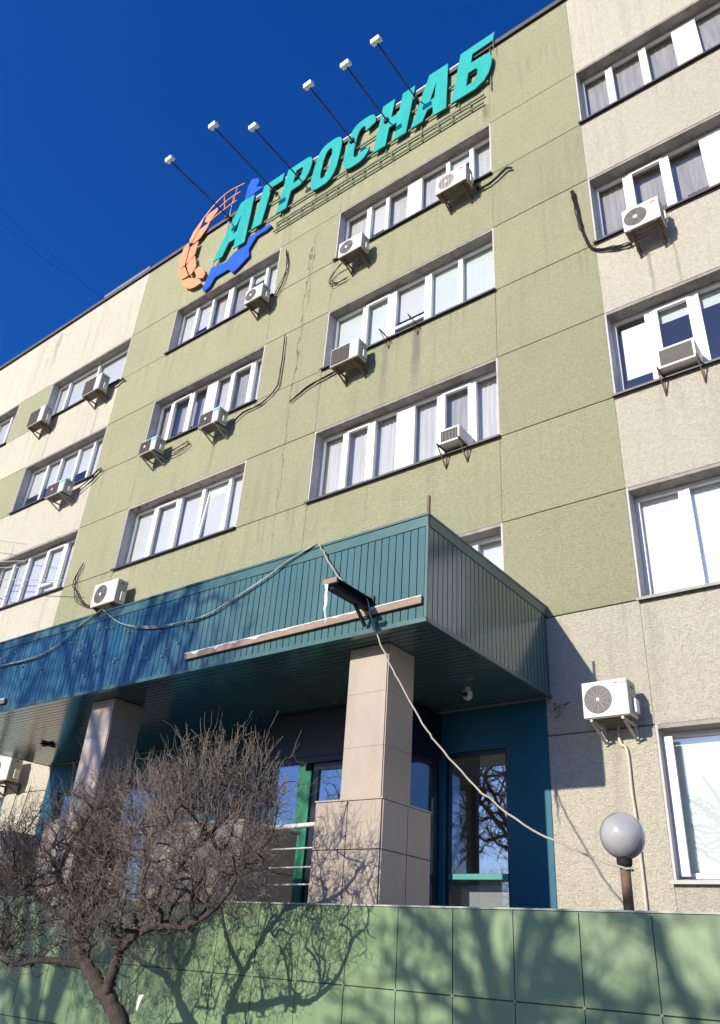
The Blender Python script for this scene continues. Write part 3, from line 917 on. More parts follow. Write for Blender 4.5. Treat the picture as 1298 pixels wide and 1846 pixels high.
hr = empty('handrail', (-1.9, -2.5, -0.62), 'worn white handrail with thin bars between parapet and column pedestal', 'handrail')
MB().tube([(-2.56, -2.5, 0.285), (-1.55, -2.5, 0.31)], 0.026, 10).build('top_rail', 'rail_steel', hr, smooth=True)
for z in (0.06, -0.13, -0.30):
    MB().tube([(-2.56, -2.5, z - 0.004), (-1.55, -2.5, z + 0.01)], 0.009, 8).build('thin_rail', 'rail_steel', hr, smooth=True)
MB().tube([(-1.60, -2.5, -0.62), (-1.60, -2.5, 0.3)], 0.018, 8).build('post', 'rail_steel', hr, smooth=True)
hr = empty('handrail', (-4.7, -2.5, -0.62), 'worn white handrail seen through the shrub, left of the parapet', 'handrail')
MB().tube([(-5.4, -2.5, 0.29), (-4.3, -2.5, 0.30)], 0.026, 10).build('top_rail', 'rail_steel', hr, smooth=True)
for z in (0.06, -0.13, -0.30):
    MB().tube([(-5.4, -2.5, z), (-4.3, -2.5, z + 0.01)], 0.009, 8).build('thin_rail', 'rail_steel', hr, smooth=True)

# ------------------------------------------------------------------ retaining wall
rw = empty('retaining_wall', (-3.0, -2.97, GZ), 'terrace retaining wall clad with large green panels', 'wall')
RX0, RX1, RY = -14.4, 8.4, -3.0
MB().box(RX0, RX1, RY + 0.012, RY + 0.07, GZ, -0.535).build('backing', 'tile_joint', rw)
rp = 0.5655
xa = 0.18 - rp * 26
zr = [(-0.525, -1.155), (-1.165, -1.80), (-1.81, GZ)]
while xa < RX1 - 0.1:
    for (zt_, zb_) in zr:
        dy = random.uniform(0, 0.003)
        box_piece('cladding_panel', 'panel_green', rw, max(xa, RX0) + 0.004, xa + rp - 0.004, RY + dy, RY + 0.010 + dy, zb_, zt_)
    xa += rp
MB().box(RX0, RX1, RY - 0.012, RY + 0.09, -0.522, -0.508).build('capping', 'cap', rw)
# clips at the panel corners
cl = MB()
xa = 0.18 - rp * 26
while xa < RX1:
    cl.box(xa - 0.012, xa + 0.012, RY - 0.003, RY + 0.0, -1.17, -1.15)
    xa += rp
tag(cl.build('panel_clip', 'gal', rw), kind='stuff')

# ------------------------------------------------------------------ globe lamp
lp = empty('globe_lamp', (1.53, -2.5, -0.62), 'opal globe lamp on a rusty brown post behind the green wall', 'lamp')
bm = bmesh.new()
bmesh.ops.create_uvsphere(bm, u_segments=40, v_segments=24, radius=0.187)
me = bpy.data.meshes.new('globe'); bm.to_mesh(me); bm.free()
me.polygons.foreach_set('use_smooth', [True] * len(me.polygons))
me.materials.append(M['globe'])
link(bpy.data.objects.new('globe', me), (1.535, -2.5, 0.09), lp)
MB().tube([(1.53, -2.5, -0.62), (1.53, -2.5, -0.14)], 0.042, 16).build('post', 'rust', lp, smooth=True)
MB().tube([(1.53, -2.5, -0.15), (1.53, -2.5, -0.13), (1.53, -2.5, -0.09), (1.53, -2.5, -0.08)], [0.05, 0.062, 0.064, 0.05], 16).build('collar', 'cable', lp)

# dome camera
dc = empty('security_camera', (-0.9, -0.88, CZ0), 'small pale dome security camera under the canopy', 'camera')
MB().tube([(-0.9, -0.88, CZ0 + 0.002), (-0.9, -0.88, CZ0 - 0.03)], [0.035, 0.035], 14).build('mount', 'cctv', dc)
MB().tube([(-0.9, -0.88, CZ0 - 0.03), (-0.9, -0.88, CZ0 - 0.05), (-0.9, -0.88, CZ0 - 0.11), (-0.9, -0.88, CZ0 - 0.15), (-0.9, -0.88, CZ0 - 0.165)], [0.035, 0.062, 0.062, 0.042, 0.012], 16).build('shell', 'cctv', dc, smooth=True)
MB().tube([(-0.9, -0.955, CZ0 - 0.10), (-0.9, -0.93, CZ0 - 0.10)], [0.03, 0.034], 12).build('lens', 'shiny_black', dc)

# ------------------------------------------------------------------ air conditioners
def air_conditioner(x0, x1, z0, z1, yf, label, style='round', fan='dark', bracket='rust', depth=0.28, box_on_roof=False, logo=None):
    w, h = x1 - x0, z1 - z0
    yb = yf + depth
    a = empty('air_conditioner', ((x0 + x1) / 2, (yf + yb) / 2, z0), label, 'air conditioner', 'outdoor air-conditioner units on the facade')
    MB().box(x0, x1, yf, yb, z0 + 0.012, z1).build('body', 'ac', a, bevel=0.012)
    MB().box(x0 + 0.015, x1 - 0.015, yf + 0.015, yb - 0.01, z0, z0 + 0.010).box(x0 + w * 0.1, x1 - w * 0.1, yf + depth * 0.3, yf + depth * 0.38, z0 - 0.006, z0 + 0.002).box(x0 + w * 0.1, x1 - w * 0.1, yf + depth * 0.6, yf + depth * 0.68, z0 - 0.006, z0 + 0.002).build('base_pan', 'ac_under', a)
    MB().box(x1 + 0.0005, x1 + 0.004, yf + 0.03, yb - 0.02, z0 + 0.03, z1 - 0.03).build('side_panel', 'ac_side', a)
    fx, fz = x0 + w * 0.35, z0 + h * 0.5
    r = min(h * 0.40, w * 0.31)
    fd = 'fan_dark' if fan == 'dark' else 'fan_brown'
    if style == 'square':
        s = min(h * 0.42, w * 0.33)
        MB().box(x0 + 0.02, x0 + w * 0.68, yf - 0.006, yf - 0.0005, z0 + 0.03, z1 - 0.03).build('fan_opening', fd, a)
        gr = MB()
        nz = 15
        for k in range(nz):
            z = z0 + 0.03 + (h - 0.06) * (k + 0.5) / nz
            gr.box(x0 + 0.02, x0 + w * 0.68, yf - 0.013, yf - 0.0065, z - 0.004, z + 0.004)
        for k in range(3):
            x = x0 + 0.02 + (w * 0.68 - 0.02) * (k + 0.5) / 3
            gr.box(x - 0.006, x + 0.006, yf - 0.018, yf - 0.0135, z0 + 0.03, z1 - 0.03)
        gr.build('fan_grille', 'grille_dark', a)
        if logo == 'blue':
            MB().disc((fx, yf - 0.0185, fz), 0.035, n=18).build('fan_hub', 'ac', a)
        MB().box(x0 + w * 0.72, x1 - 0.012, yf - 0.008, yf - 0.0005, z0 + 0.03, z1 - 0.03).build('service_panel', 'ac', a)
    else:
        MB().box(x0 + 0.015, x0 + w * 0.695, yf - 0.004, yf - 0.0005, z0 + 0.03, z1 - 0.02).build('front_plate', 'ac', a)
        MB().disc((fx, yf - 0.0048, fz), r, n=36).build('fan_opening', fd, a)
        fn = MB()
        for k in range(3):          # blades
            a0 = k * 2 * math.pi / 3 + 0.4
            pts = []
            for j in range(7):
                tt = j / 6
                pts.append((fx + r * (0.25 + 0.68 * tt) * math.cos(a0 + 0.25 * tt), fz + r * (0.25 + 0.68 * tt) * math.sin(a0 + 0.25 * tt)))
            for j in range(6, -1, -1):
                tt = j / 6
                pts.append((fx + r * (0.25 + 0.68 * tt) * math.cos(a0 + 0.55 + 0.55 * tt), fz + r * (0.25 + 0.68 * tt) * math.sin(a0 + 0.55 + 0.55 * tt)))
            fn.add([(p[0], yf - 0.0060, p[1]) for p in pts], [tuple(range(len(pts)))])
        fn.build('fan_blades', 'fan_brown' if fan == 'dark' else 'fan_dark', a)
        gr = MB()
        gm = 'grille_white' if style == 'bars' else 'grille'
        if style == 'bars':
            for k in range(-5, 6):
                dx = r * k / 5.6
                hh = math.sqrt(max(0, r * r - dx * dx))
                gr.box(fx + dx - 0.005, fx + dx + 0.005, yf - 0.012, yf - 0.0075, fz - hh, fz + hh)
            gr.disc((fx, yf - 0.009, fz), r * 1.04, n=30, r0=r * 0.97)
        else:
            rings = 11 if style == 'mesh' else 9
            for k in range(1, rings + 1):
                rr = r * k / rings
                gr.disc((fx, yf - 0.009, fz), rr, n=30, r0=rr - 0.0045)
            for k in range(12 if style == 'mesh' else 6):
                an = k * math.pi / (6 if style == 'mesh' else 3)
                gr.bar((fx + 0.03 * math.cos(an), yf - 0.0105, fz + 0.03 * math.sin(an)), (fx + r * math.cos(an), yf - 0.0105, fz + r * math.sin(an)), 0.004, 0.005)
        gr.build('fan_grille', gm, a)
        MB().disc((fx, yf - 0.013, fz), 0.036 if style != 'mesh' else 0.02, n=18).build('fan_hub', 'ac', a)
        sp = MB()
        sp.box(x0 + w * 0.72, x1 - 0.012, yf - 0.004, yf - 0.0005, z0 + 0.03, z1 - 0.02)
        if style == 'mesh':
            for k in range(8):
                z = z0 + h * (0.1 + 0.085 * k)
                sp.box(x0 + w * 0.74, x1 - 0.03, yf - 0.009, yf - 0.0045, z, z + 0.006)
        sp.build('service_panel', 'ac', a)
    if logo == 'blue':
        MB().box(x0 + w * 0.74, x1 - 0.012, yf - 0.011, yf - 0.0085, z1 - 0.12, z1 - 0.035).build('brand_label', 'logo_blue', a)
    elif logo == 'red':
        MB().box(x0 + w * 0.78, x1 - 0.05, yf - 0.008, yf - 0.0045, z1 - 0.10, z1 - 0.085).box(x0 + w * 0.80, x1 - 0.07, yf - 0.008, yf - 0.0045, z1 - 0.075, z1 - 0.062).build('brand_label', 'logo_red', a)
    elif logo == 'line':
        MB().box(x0 + w * 0.76, x1 - 0.05, yf - 0.007, yf - 0.0045, z1 - 0.075, z1 - 0.06).build('brand_label', 'grille', a)
    elif logo == 'text':
        cu = bpy.data.curves.new('brand_text', 'FONT')
        cu.body = 'Midhaus'
        cu.size = 0.048
        cu.offset = 0.001
        cu.extrude = 0.001
        to = bpy.data.objects.new('tmp_text', cu)
        COL.objects.link(to)
        bpy.context.view_layer.update()
        dg = bpy.context.evaluated_depsgraph_get()
        me = bpy.data.meshes.new_from_object(to.evaluated_get(dg))
        bpy.data.objects.remove(to)
        me.transform(Matrix.Rotation(math.radians(90), 4, 'X'))
        me.materials.clear(); me.materials.append(M['logo_black'])
        link(bpy.data.objects.new('brand_text', me), (x0 + w * 0.73, yf - 0.0062, z1 - 0.062), a)
        MB().box(x0 + w * 0.73, x1 - 0.02, yf - 0.007, yf - 0.0045, z1 - 0.075, z1 - 0.069).build('brand_line', 'logo_black', a)
    # side details: handle slot and valve cover
    MB().box(x1 + 0.0045, x1 + 0.006, yf + depth * 0.35, yf + depth * 0.65, z1 - 0.10, z1 - 0.075).build('handle_slot', 'fan_dark', a)
    MB().box(x1 + 0.0045, x1 + 0.045, yf + depth * 0.45, yf + depth * 0.85, z0 + 0.06, z0 + h * 0.5).build('valve_cover', 'ac', a, bevel=0.008)
    # two wall brackets
    for fx_ in (0.16, 0.84):
        xx = x0 + w * fx_
        br = MB()
        br.box(xx - 0.015, xx + 0.015, yf + 0.0, -0.004, z0 - 0.035, z0 - 0.006)
        br.box(xx - 0.018, xx + 0.018, -0.03, -0.004, z0 - 0.22, z0 - 0.035)
        br.bar((xx, yf + 0.04, z0 - 0.03), (xx, -0.02, z0 - 0.20), 0.026, 0.026, up=(1, 0, 0))
        br.build('bracket', bracket, a)
    return a

AC = air_conditioner
AC(1.745, 2.33, 9.335, 9.815, -0.45, 'white air conditioner with dark round fan below the upper right cream-section window', logo='red')
AC(0.445, 1.005, 1.71, 2.155, -0.45, 'large clean air conditioner with mesh fan guard on the wall above the globe lamp', style='mesh', bracket='conduit', logo='text', fan='dark')
AC(-1.86, -1.135, 12.83, 13.32, -0.45, 'air conditioner with barred fan at the top right green-section window, below the letters', style='bars', fan='brown', logo='red')
AC(-4.42, -3.77, 12.55, 13.01, -0.45, 'air conditioner with round fan at the left end of the top window below the sign')
AC(-4.31, -3.595, 9.35, 9.815, -0.45, 'air conditioner with brown square grille left of the window with the empty brackets', style='square', fan='brown', logo='line')
AC(-7.39, -6.81, 12.77, 13.215, -0.45, 'air conditioner below the blue emblem at the top left green-section window')
AC(-10.35, -9.74, 9.36, 9.76, -0.45, 'air conditioner with turquoise label under the left window corner, left one of the pair', style='square', fan='brown', bracket='ac_side', logo='blue')
AC(-8.205, -7.565, 9.34, 9.75, -0.45, 'air conditioner with turquoise label under the window middle, right one of the pair', style='square', fan='brown', bracket='ac_side', logo='blue')
AC(-14.0, -13.2, 12.73, 13.31, -0.45, 'brown-grilled air conditioner at the top cream-section window, right of the two', style='square', fan='brown')
AC(-16.86, -16.04, 12.73, 13.33, -0.45, 'brown-grilled air conditioner in front of the small green panel, left of the two', style='square', fan='brown')
AC(-14.33, -13.50, 9.38, 9.80, -0.45, 'air conditioner with turquoise label below the middle cream-section window at left', style='square', fan='brown', bracket='ac_side', logo='blue')
AC(-10.765, -9.925, 5.44, 5.995, -0.45, 'white air conditioner with round fan just above the blue canopy', bracket='lamp_arm', logo='line')
AC(-13.1, -12.28, 1.86, 2.36, -0.45, 'air conditioner on the ground-floor wall under the canopy end at the left edge')

def window_unit(x0, x1, z0, z1, y0, label, nslat, vertical=0):
    a = empty('window_air_conditioner', ((x0 + x1) / 2, y0 / 2, z0), label, 'air conditioner', 'window air conditioners with steel brackets')
    mb = MB()
    t_ = 0.03
    mb.box(x0, x1, y0 + 0.03, 0.24, z0, z1)
    mb.box(x0, x0 + t_, y0, y0 + 0.03, z0, z1)
    mb.box(x1 - t_, x1, y0, y0 + 0.03, z0, z1)
    mb.box(x0 + t_, x1 - t_, y0, y0 + 0.03, z1 - t_, z1)
    mb.box(x0 + t_, x1 - t_, y0, y0 + 0.03, z0, z0 + t_)
    mb.build('housing', 'ac', a)
    MB().box(x0 + t_, x1 - t_, y0 + 0.02, y0 + 0.029, z0 + t_, z1 - t_).build('coil', 'fan_dark', a)
    gr = MB()
    for k in range(nslat):
        z = z0 + t_ + (z1 - z0 - 2 * t_) * (k + 0.5) / nslat
        gr.box(x0 + t_, x1 - t_, y0 + 0.008, y0 + 0.018, z - 0.003, z + 0.003)
    for k in range(vertical):
        x = x0 + t_ + (x1 - x0 - 2 * t_) * (k + 0.5) / vertical
        gr.box(x - 0.004, x + 0.004, y0 + 0.002, y0 + 0.007, z0 + t_, z1 - t_)
    gr.build('louvre', 'grille', a)
    for xx in (x0 - 0.01, x1 + 0.01):
        br = MB()
        br.bar((xx, y0 - 0.06, z0 - 0.01), (xx, 0.05, z0 - 0.01), 0.02, 0.028)
        br.bar((xx, y0 - 0.04, z0 - 0.02), (xx, -0.012, z0 - 0.34), 0.018, 0.018, up=(1, 0, 0))
        br.bar((xx, -0.012, z0 - 0.34), (xx, -0.012, z0 - 0.1), 0.02, 0.02)
        br.build('bracket', 'rust', a)
window_unit(1.88, 2.40, 6.64, 6.98, -0.22, 'window air conditioner with fine black louvres in the cream-section window at right', 16)
window_unit(-1.79, -1.40, 6.65, 6.93, -0.26, 'window air conditioner with coarse grid above the right canopy corner', 6, 5)

for k, (x, zt_) in enumerate(((-3.18, 9.9), (-2.49, 9.92))):
    mb = MB()
    mb.bar((x, -0.36, zt_), (x, 0.1, zt_), 0.016, 0.022)
    mb.bar((x, -0.32, zt_ - 0.01), (x, -0.014, zt_ - 0.24), 0.010, 0.010, up=(1, 0, 0))
    mb.bar((x, -0.014, zt_ - 0.26), (x, -0.014, zt_ - 0.02), 0.018, 0.018)
    o = mb.build('wall_bracket', 'rust')
    tag(o, ['empty rusty bracket below the window, the left of two above the grey drip stains', 'empty rusty bracket below the window, the right of two above the grey drip stains'][k], 'bracket', 'empty air-conditioner brackets')

# ------------------------------------------------------------------ cables
def cable(name, pts, r, mat, label, cat='cable', group=None, strands=1, spread=0.03, jit=0.0):
    mb = MB()
    for s in range(strands):
        pp = [Vector(p) + (Vector((random.gauss(0, spread), random.uniform(-0.02, 0.0), random.gauss(0, spread))) if 0 < i else Vector()) for i, p in enumerate(pts)] if s else pts
        mb.tube(smooth_path(pp, 6, jit + (0.006 if group else 0.0)), r * (1.0 if not group else random.uniform(0.55, 0.95)), 7)
    o = mb.build(name, mat, smooth=True)
    tag(o, label, cat, group)
    return o
GRP = 'cable bundles of the air conditioners'
f3 = lambda L, y: [(a, y, b) for a, b in L]
cable('cable_bundle', f3([(0.84, 11.42), (0.87, 11.34), (0.92, 10.57), (0.98, 10.1), (1.12, 9.73), (1.46, 9.55), (1.74, 9.46)], -0.05), 0.016, 'cable', 'thick black cable loop on the green pier beside the cream-section air conditioner', 'cable', GRP, 4, 0.03)
cable('cable_bundle', f3([(-6.19, 11.5), (-6.18, 10.25), (-6.29, 9.9), (-6.67, 9.68), (-7.19, 9.66), (-7.5, 9.5)], -0.05), 0.015, 'cable', 'black cable hanging then curving left to the turquoise-labelled unit', 'cable', GRP, 3, 0.02)
cable('cable_bundle', f3([(-6.62, 14.62), (-6.46, 13.93), (-6.58, 13.4), (-6.78, 13.0)], -0.05), 0.012, 'cable', 'thin black cable loop beside the window below the blue emblem', 'cable', GRP, 3, 0.04)
cable('cable_bundle', f3([(-12.2, 7.1), (-12.36, 6.7), (-12.2, 6.2), (-11.6, 5.85), (-10.95, 5.75)], -0.05), 0.012, 'cable', 'loose dark cables left of the unit above the blue canopy', 'cable', GRP, 4, 0.05)
cable('cable_bundle', f3([(-0.30, 12.95), (-0.42, 13.02), (-0.75, 12.85), (-1.0, 12.83), (-1.13, 12.95)], -0.06), 0.018, 'cable', 'black cable bundle from the barred unit to the right green pier', 'cable', GRP, 4, 0.025)
cable('cable_bundle', [(-4.43, -0.2, 12.75), (-4.75, -0.1, 12.72), (-5.0, -0.05, 12.55), (-4.8, -0.05, 12.35), (-4.4, -0.06, 12.33)], 0.012, 'cable', 'dangling cable loops left of the unit at the top window', 'cable', GRP, 3, 0.04)
cable('cable_bundle', f3([(-5.75, 9.36), (-5.2, 9.55), (-4.7, 9.63), (-4.3, 9.66)], -0.05), 0.018, 'cable', 'black cable bundle running left from the brown-grilled unit', 'cable', GRP, 3, 0.02)
cable('cable_bundle', f3([(-9.7, 9.45), (-9.4, 9.5), (-9.05, 9.5), (-8.95, 9.42), (-9.3, 9.3), (-9.7, 9.32)], -0.06), 0.013, 'cable', 'short looped cable between the two turquoise-labelled units', 'cable', GRP, 2, 0.02)
cable('cable_bundle', f3([(-13.2, 13.0), (-12.95, 13.02), (-12.7, 13.08), (-12.6, 13.0)], -0.06), 0.02, 'cable', 'black cable at the cream and green edge near the roof', 'cable', GRP, 3, 0.03)
cable('cable_bundle', f3([(-13.5, 9.6), (-13.1, 9.75), (-12.7, 9.95), (-12.55, 9.9), (-12.8, 9.7), (-13.4, 9.5)], -0.06), 0.014, 'cable', 'black looped cable at the cream and green edge below the middle window', 'cable', GRP, 2, 0.02)
cable('cable_bundle', f3([(-12.4, 1.9), (-12.45, 1.3), (-12.35, 1.0), (-12.1, 1.05), (-11.95, 1.8)], -0.04), 0.012, 'cable', 'black cable loop on the ground-floor wall at the left edge', 'cable', GRP, 1)
cable('hanging_cable', [(-1.74, -3.06, 3.49), (-1.60, -3.07, 3.28), (-1.35, -3.08, 2.93), (-1.12, -3.09, 2.70), (-0.90, -3.10, 2.56), (-0.83, -3.07, 2.3), (-0.71, -3.0, 1.96), (-0.52, -2.95, 1.60), (-0.35, -2.91, 1.30), (-0.20, -2.87, 1.06), (-0.03, -2.83, 0.85), (0.34, -2.75, 0.46), (0.79, -2.67, 0.14), (1.11, -2.60, -0.01), (1.36, -2.57, -0.11), (1.49, -2.555, -0.15), (1.585, -2.52, -0.17), (1.57, -2.45, -0.17), (1.49, -2.46, -0.16)], 0.0095, 'cable_pale', 'pale cable sagging from the canopy front to the globe lamp post', jit=0.004)
cable('draped_cable', [(-9.6, -3.05, 2.97), (-8.73, -3.05, 2.99), (-7.73, -3.05, 2.98), (-7.15, -3.05, 3.07), (-6.66, -3.05, 3.31), (-6.08, -3.05, 3.48)], 0.009, 'cable_grey', 'grey cable rising along the blue canopy front at left', strands=2, spread=0.01)
cable('draped_cable', [(-6.08, -3.05, 3.48), (-5.57, -3.05, 3.17), (-5.0, -3.05, 2.98), (-4.42, -3.05, 2.90), (-3.65, -3.05, 2.91), (-3.15, -3.05, 3.03), (-2.58, -3.05, 3.22), (-2.22, -3.05, 3.37), (-1.76, -3.05, 3.49)], 0.009, 'cable_grey', 'grey cable swag hung in the middle of the canopy front', strands=2, spread=0.01)
cable('conduit', [(0.70, -0.03, 1.70), (0.70, -0.035, 1.58), (0.72, -0.035, 1.49), (0.78, -0.03, 1.40), (0.785, -0.03, 0.93), (0.80, -0.03, 0.62), (0.81, -0.03, -0.1), (0.81, -0.03, -0.6)], 0.02, 'conduit', 'painted conduit running down the wall from the large air conditioner', 'pipe')
cable('wire_tangle', [(-0.12, -0.05, 1.98), (-0.02, -0.10, 2.02), (0.12, -0.14, 2.03), (0.02, -0.12, 1.99), (-0.1, -0.06, 2.08), (0.0, -0.1, 1.93), (-0.11, -0.04, 1.9)], 0.003, 'cable', 'small wire tangle at the canopy end near the wall', strands=2, spread=0.02)
cable('overhead_wire', [(-15.62, 0.3, 17.9), (-15.52, -1.5, 18.06), (-15.28, -4.0, 18.10), (-14.0, -18, 18.9)], 0.005, 'cable', 'thin overhead wire reaching the roof edge, upper of two', 'cable', 'overhead wires at the roof')
cable('overhead_wire', [(-15.3, 0.3, 17.8), (-15.1, -1.5, 17.5), (-14.82, -4.0, 17.24), (-13.2, -18, 17.6)], 0.005, 'cable', 'thin overhead wire reaching the roof edge, lower of two', 'cable', 'overhead wires at the roof')
# rods of an aerial at the left picture edge
ae = empty('roof_aerial', (-16.3, -0.3, 7.2), 'thin wire aerial with long rods in front of the left cream-section window', 'aerial')
MB().tube([(-17.2, -0.05, 7.5), (-16.3, -0.6, 7.45)], 0.015, 6).build('boom', 'cable', ae)
MB().tube([(-17.0, -0.6, 8.82), (-14.22, -0.6, 7.89)], 0.009, 6).build('rod', 'cable_grey', ae)
MB().tube([(-16.6, -0.6, 7.44), (-11.9, -0.6, 6.32)], 0.009, 6).build('rod', 'cable_grey', ae)
MB().tube([(-16.5, -0.6, 7.75), (-14.2, -0.6, 7.22), (-14.0, -0.6, 7.3), (-14.1, -0.6, 7.38), (-16.4, -0.6, 7.9)], 0.012, 6).build('loop', 'cable_grey', ae)
MB().tube([(-16.3, -0.6, 7.3), (-16.3, -0.6, 8.9)], 0.012, 6).build('mast', 'cable', ae)

# ------------------------------------------------------------------ roof sign
SY = -0.12
SK = 1.0253           # sign coordinates were measured on a plane 0.23 m further out; this carries them onto the wall plane
sgn = lambda p: (p[0] * SK - 0.1035, p[1] * SK + 0.0246)
sg = empty('roof_sign', (-5.5, -0.2, 14.5), 'turquoise letter sign with orange and blue emblem along the roof edge', 'sign')
def flat_shape(name, mat, outer, holes=(), y=SY, th=0.028):
    outer = [sgn(p) for p in outer]
    holes = [[sgn(p) for p in h_] for h_ in holes]
    cu = bpy.data.curves.new('shape', 'CURVE')
    cu.dimensions = '2D'
    cu.fill_mode = 'BOTH'
    cu.extrude = th / 2
    cx = sum(p[0] for p in outer) / len(outer)
    cz = min(p[1] for p in outer)
    for poly in [outer] + list(holes):
        s = cu.splines.new('POLY')
        s.points.add(len(poly) - 1)
        for i, (x, z) in enumerate(poly):
            s.points[i].co = (x - cx, z - cz, 0, 1)
        s.use_cyclic_u = True
    to = bpy.data.objects.new('tmp_shape', cu)
    COL.objects.link(to)
    bpy.context.view_layer.update()
    dg = bpy.context.evaluated_depsgraph_get()
    me = bpy.data.meshes.new_from_object(to.evaluated_get(dg))
    bpy.data.objects.remove(to)
    me.transform(Matrix.Rotation(math.radians(90), 4, 'X'))
    me.materials.clear()
    me.materials.append(M[mat])
    me.name = name
    return link(bpy.data.objects.new(name, me), (cx, y, cz), sg)
ZB, ZT, SH = 15.80, 17.44, 0.125
shear = lambda L: [(x + SH * (z - ZB), z) for x, z in L]
def superell(cx, cz, a, b, p=3.2, n=40, a0=0, a1=2 * math.pi, close=True):
    out = []
    m_ = n if close else n + 1
    for i in range(m_):
        t = a0 + (a1 - a0) * i / n
        c, s = math.cos(t), math.sin(t)
        out.append((cx + a * math.copysign(abs(c) ** (2 / p), c), cz + b * math.copysign(abs(s) ** (2 / p), s)))
    return out
LT = 'letter'
L = [flat_shape('letter', LT, [(-9.19, 15.45), (-8.82, 15.42), (-8.66, 15.87), (-8.39, 15.86), (-8.41, 15.47), (-7.97, 15.46), (-7.93, 17.34), (-8.46, 17.37)], [[(-8.56, 16.16), (-8.40, 16.16), (-8.34, 16.78)]]),
 flat_shape('letter', LT, [(-7.79, 15.82), (-7.42, 15.80), (-7.25, 17.13), (-6.85, 17.13), (-6.82, 17.42), (-7.57, 17.42)]),
 flat_shape('letter', LT, [(-6.89, 15.82), (-6.53, 15.80), (-6.45, 16.42), (-6.15, 16.43), (-5.96, 16.54), (-5.86, 16.74), (-5.80, 17.0), (-5.80, 17.2), (-5.86, 17.34), (-5.98, 17.41), (-6.68, 17.42)], [[(-6.41, 16.68), (-6.22, 16.70), (-6.16, 16.78), (-6.11, 17.05), (-6.14, 17.15), (-6.35, 17.16)]])]
oc = (-5.37, (ZB + ZT) / 2)
flat_shape('letter', LT, shear(superell(oc[0], oc[1], 0.43, 0.83)), [shear(superell(oc[0], oc[1], 0.135, 0.53, 2.8))])
ccx, ccz = -4.30, (ZB + ZT) / 2
flat_shape('letter', LT, shear(superell(ccx, ccz, 0.43, 0.83, 3.2, 40, 0.32, 2 * math.pi - 0.42, False) + superell(ccx, ccz, 0.135, 0.53, 2.8, 40, 2 * math.pi - 0.5, 0.42, False)))
h0, h1, h2, h3 = -3.73, -3.37, -3.14, -2.78
flat_shape('letter', LT, shear([(h0, ZB), (h1, ZB), (h1, 16.42), (h2, 16.42), (h2, ZB), (h3, ZB), (h3, ZT), (h2, ZT), (h2, 16.76), (h1, 16.76), (h1, ZT), (h0, ZT)]))
flat_shape('letter', LT, [(-2.65, 15.82), (-2.33, 15.82), (-2.20, 16.14), (-2.05, 16.14), (-2.04, 15.79), (-1.69, 15.77), (-1.65, 17.45), (-2.17, 17.47)], [[(-2.13, 16.44), (-2.01, 16.44), (-1.97, 17.02)]])
flat_shape('letter', LT, [(-1.55, 15.81), (-0.95, 15.79), (-0.72, 15.90), (-0.60, 16.10), (-0.53, 16.35), (-0.51, 16.58), (-0.55, 16.76), (-0.68, 16.85), (-1.04, 16.86), (-1.00, 17.18), (-0.47, 17.20), (-0.42, 17.48), (-1.31, 17.47)], [[(-1.17, 16.09), (-0.99, 16.10), (-0.90, 16.22), (-0.87, 16.46), (-0.93, 16.55), (-1.11, 16.55)]])
EB = 'emblem_blue'
flat_shape('blue_swoosh', EB, [(-9.44, 14.58), (-9.25, 15.3), (-8.67, 15.16), (-8.35, 15.36), (-7.92, 15.34), (-7.87, 15.63), (-7.55, 15.61), (-7.12, 15.64), (-7.03, 15.51), (-7.22, 15.46), (-7.57, 15.46), (-7.79, 15.11), (-7.72, 14.82), (-8.12, 14.58), (-8.29, 14.53), (-8.48, 14.78), (-9.0, 14.78), (-9.14, 14.52), (-9.38, 14.46)], y=SY + 0.045)
flat_shape('blue_star', EB, [(-8.40, 17.42), (-8.36, 18.02), (-8.25, 18.27), (-7.97, 18.11), (-7.89, 17.92), (-7.98, 17.75), (-7.64, 17.51), (-7.97, 17.50)], y=SY + 0.045)
for poly in ([(-10.03, 17.64), (-9.97, 17.89), (-9.53, 17.92), (-9.5, 17.77), (-9.76, 17.5), (-9.92, 17.53)],
             [(-10.57, 17.14), (-10.48, 17.5), (-10.12, 17.87), (-10.14, 17.63), (-10.36, 17.20), (-10.46, 17.0)],
             [(-10.41, 16.96), (-10.21, 17.4), (-9.76, 17.45), (-9.82, 17.26), (-10.05, 16.99), (-10.24, 16.91)],
             [(-10.6, 17.10), (-10.53, 16.98), (-10.50, 16.7), (-10.50, 16.13), (-10.68, 16.07), (-10.85, 16.54), (-10.77, 17.0)],
             [(-10.10, 16.86), (-10.13, 16.36), (-10.36, 16.13), (-10.45, 16.15), (-10.45, 16.67), (-10.38, 16.84)],
             [(-10.49, 16.05), (-10.20, 15.52), (-10.5, 15.53), (-10.71, 15.83), (-10.79, 16.26), (-10.68, 16.05)],
             [(-10.12, 16.28), (-9.93, 15.76), (-10.09, 15.47), (-10.18, 15.57), (-10.42, 16.06)],
             [(-9.97, 15.58), (-9.80, 15.64), (-9.57, 15.42), (-9.42, 15.13), (-9.48, 15.0), (-9.74, 15.15)],
             [(-10.49, 15.46), (-10.15, 15.40), (-9.75, 15.11), (-9.52, 14.84), (-9.75, 14.82), (-9.99, 14.88), (-10.28, 15.12)]):
    flat_shape('wheat_grain', 'emblem_orange', poly)
for pts in ([(-10.57, 17.2), (-10.3, 17.65), (-10.04, 17.94), (-9.61, 18.26), (-9.12, 18.37), (-8.49, 18.24)], [(-9.5, 17.88), (-9.04, 17.98), (-8.61, 17.96)], [(-9.9, 17.3), (-9.76, 17.5), (-9.27, 17.61), (-8.7, 17.66)]):
    MB().tube(smooth_path(f3([sgn(p) for p in pts], SY), 6), 0.022, 6).build('wheat_awn', 'emblem_orange', sg)
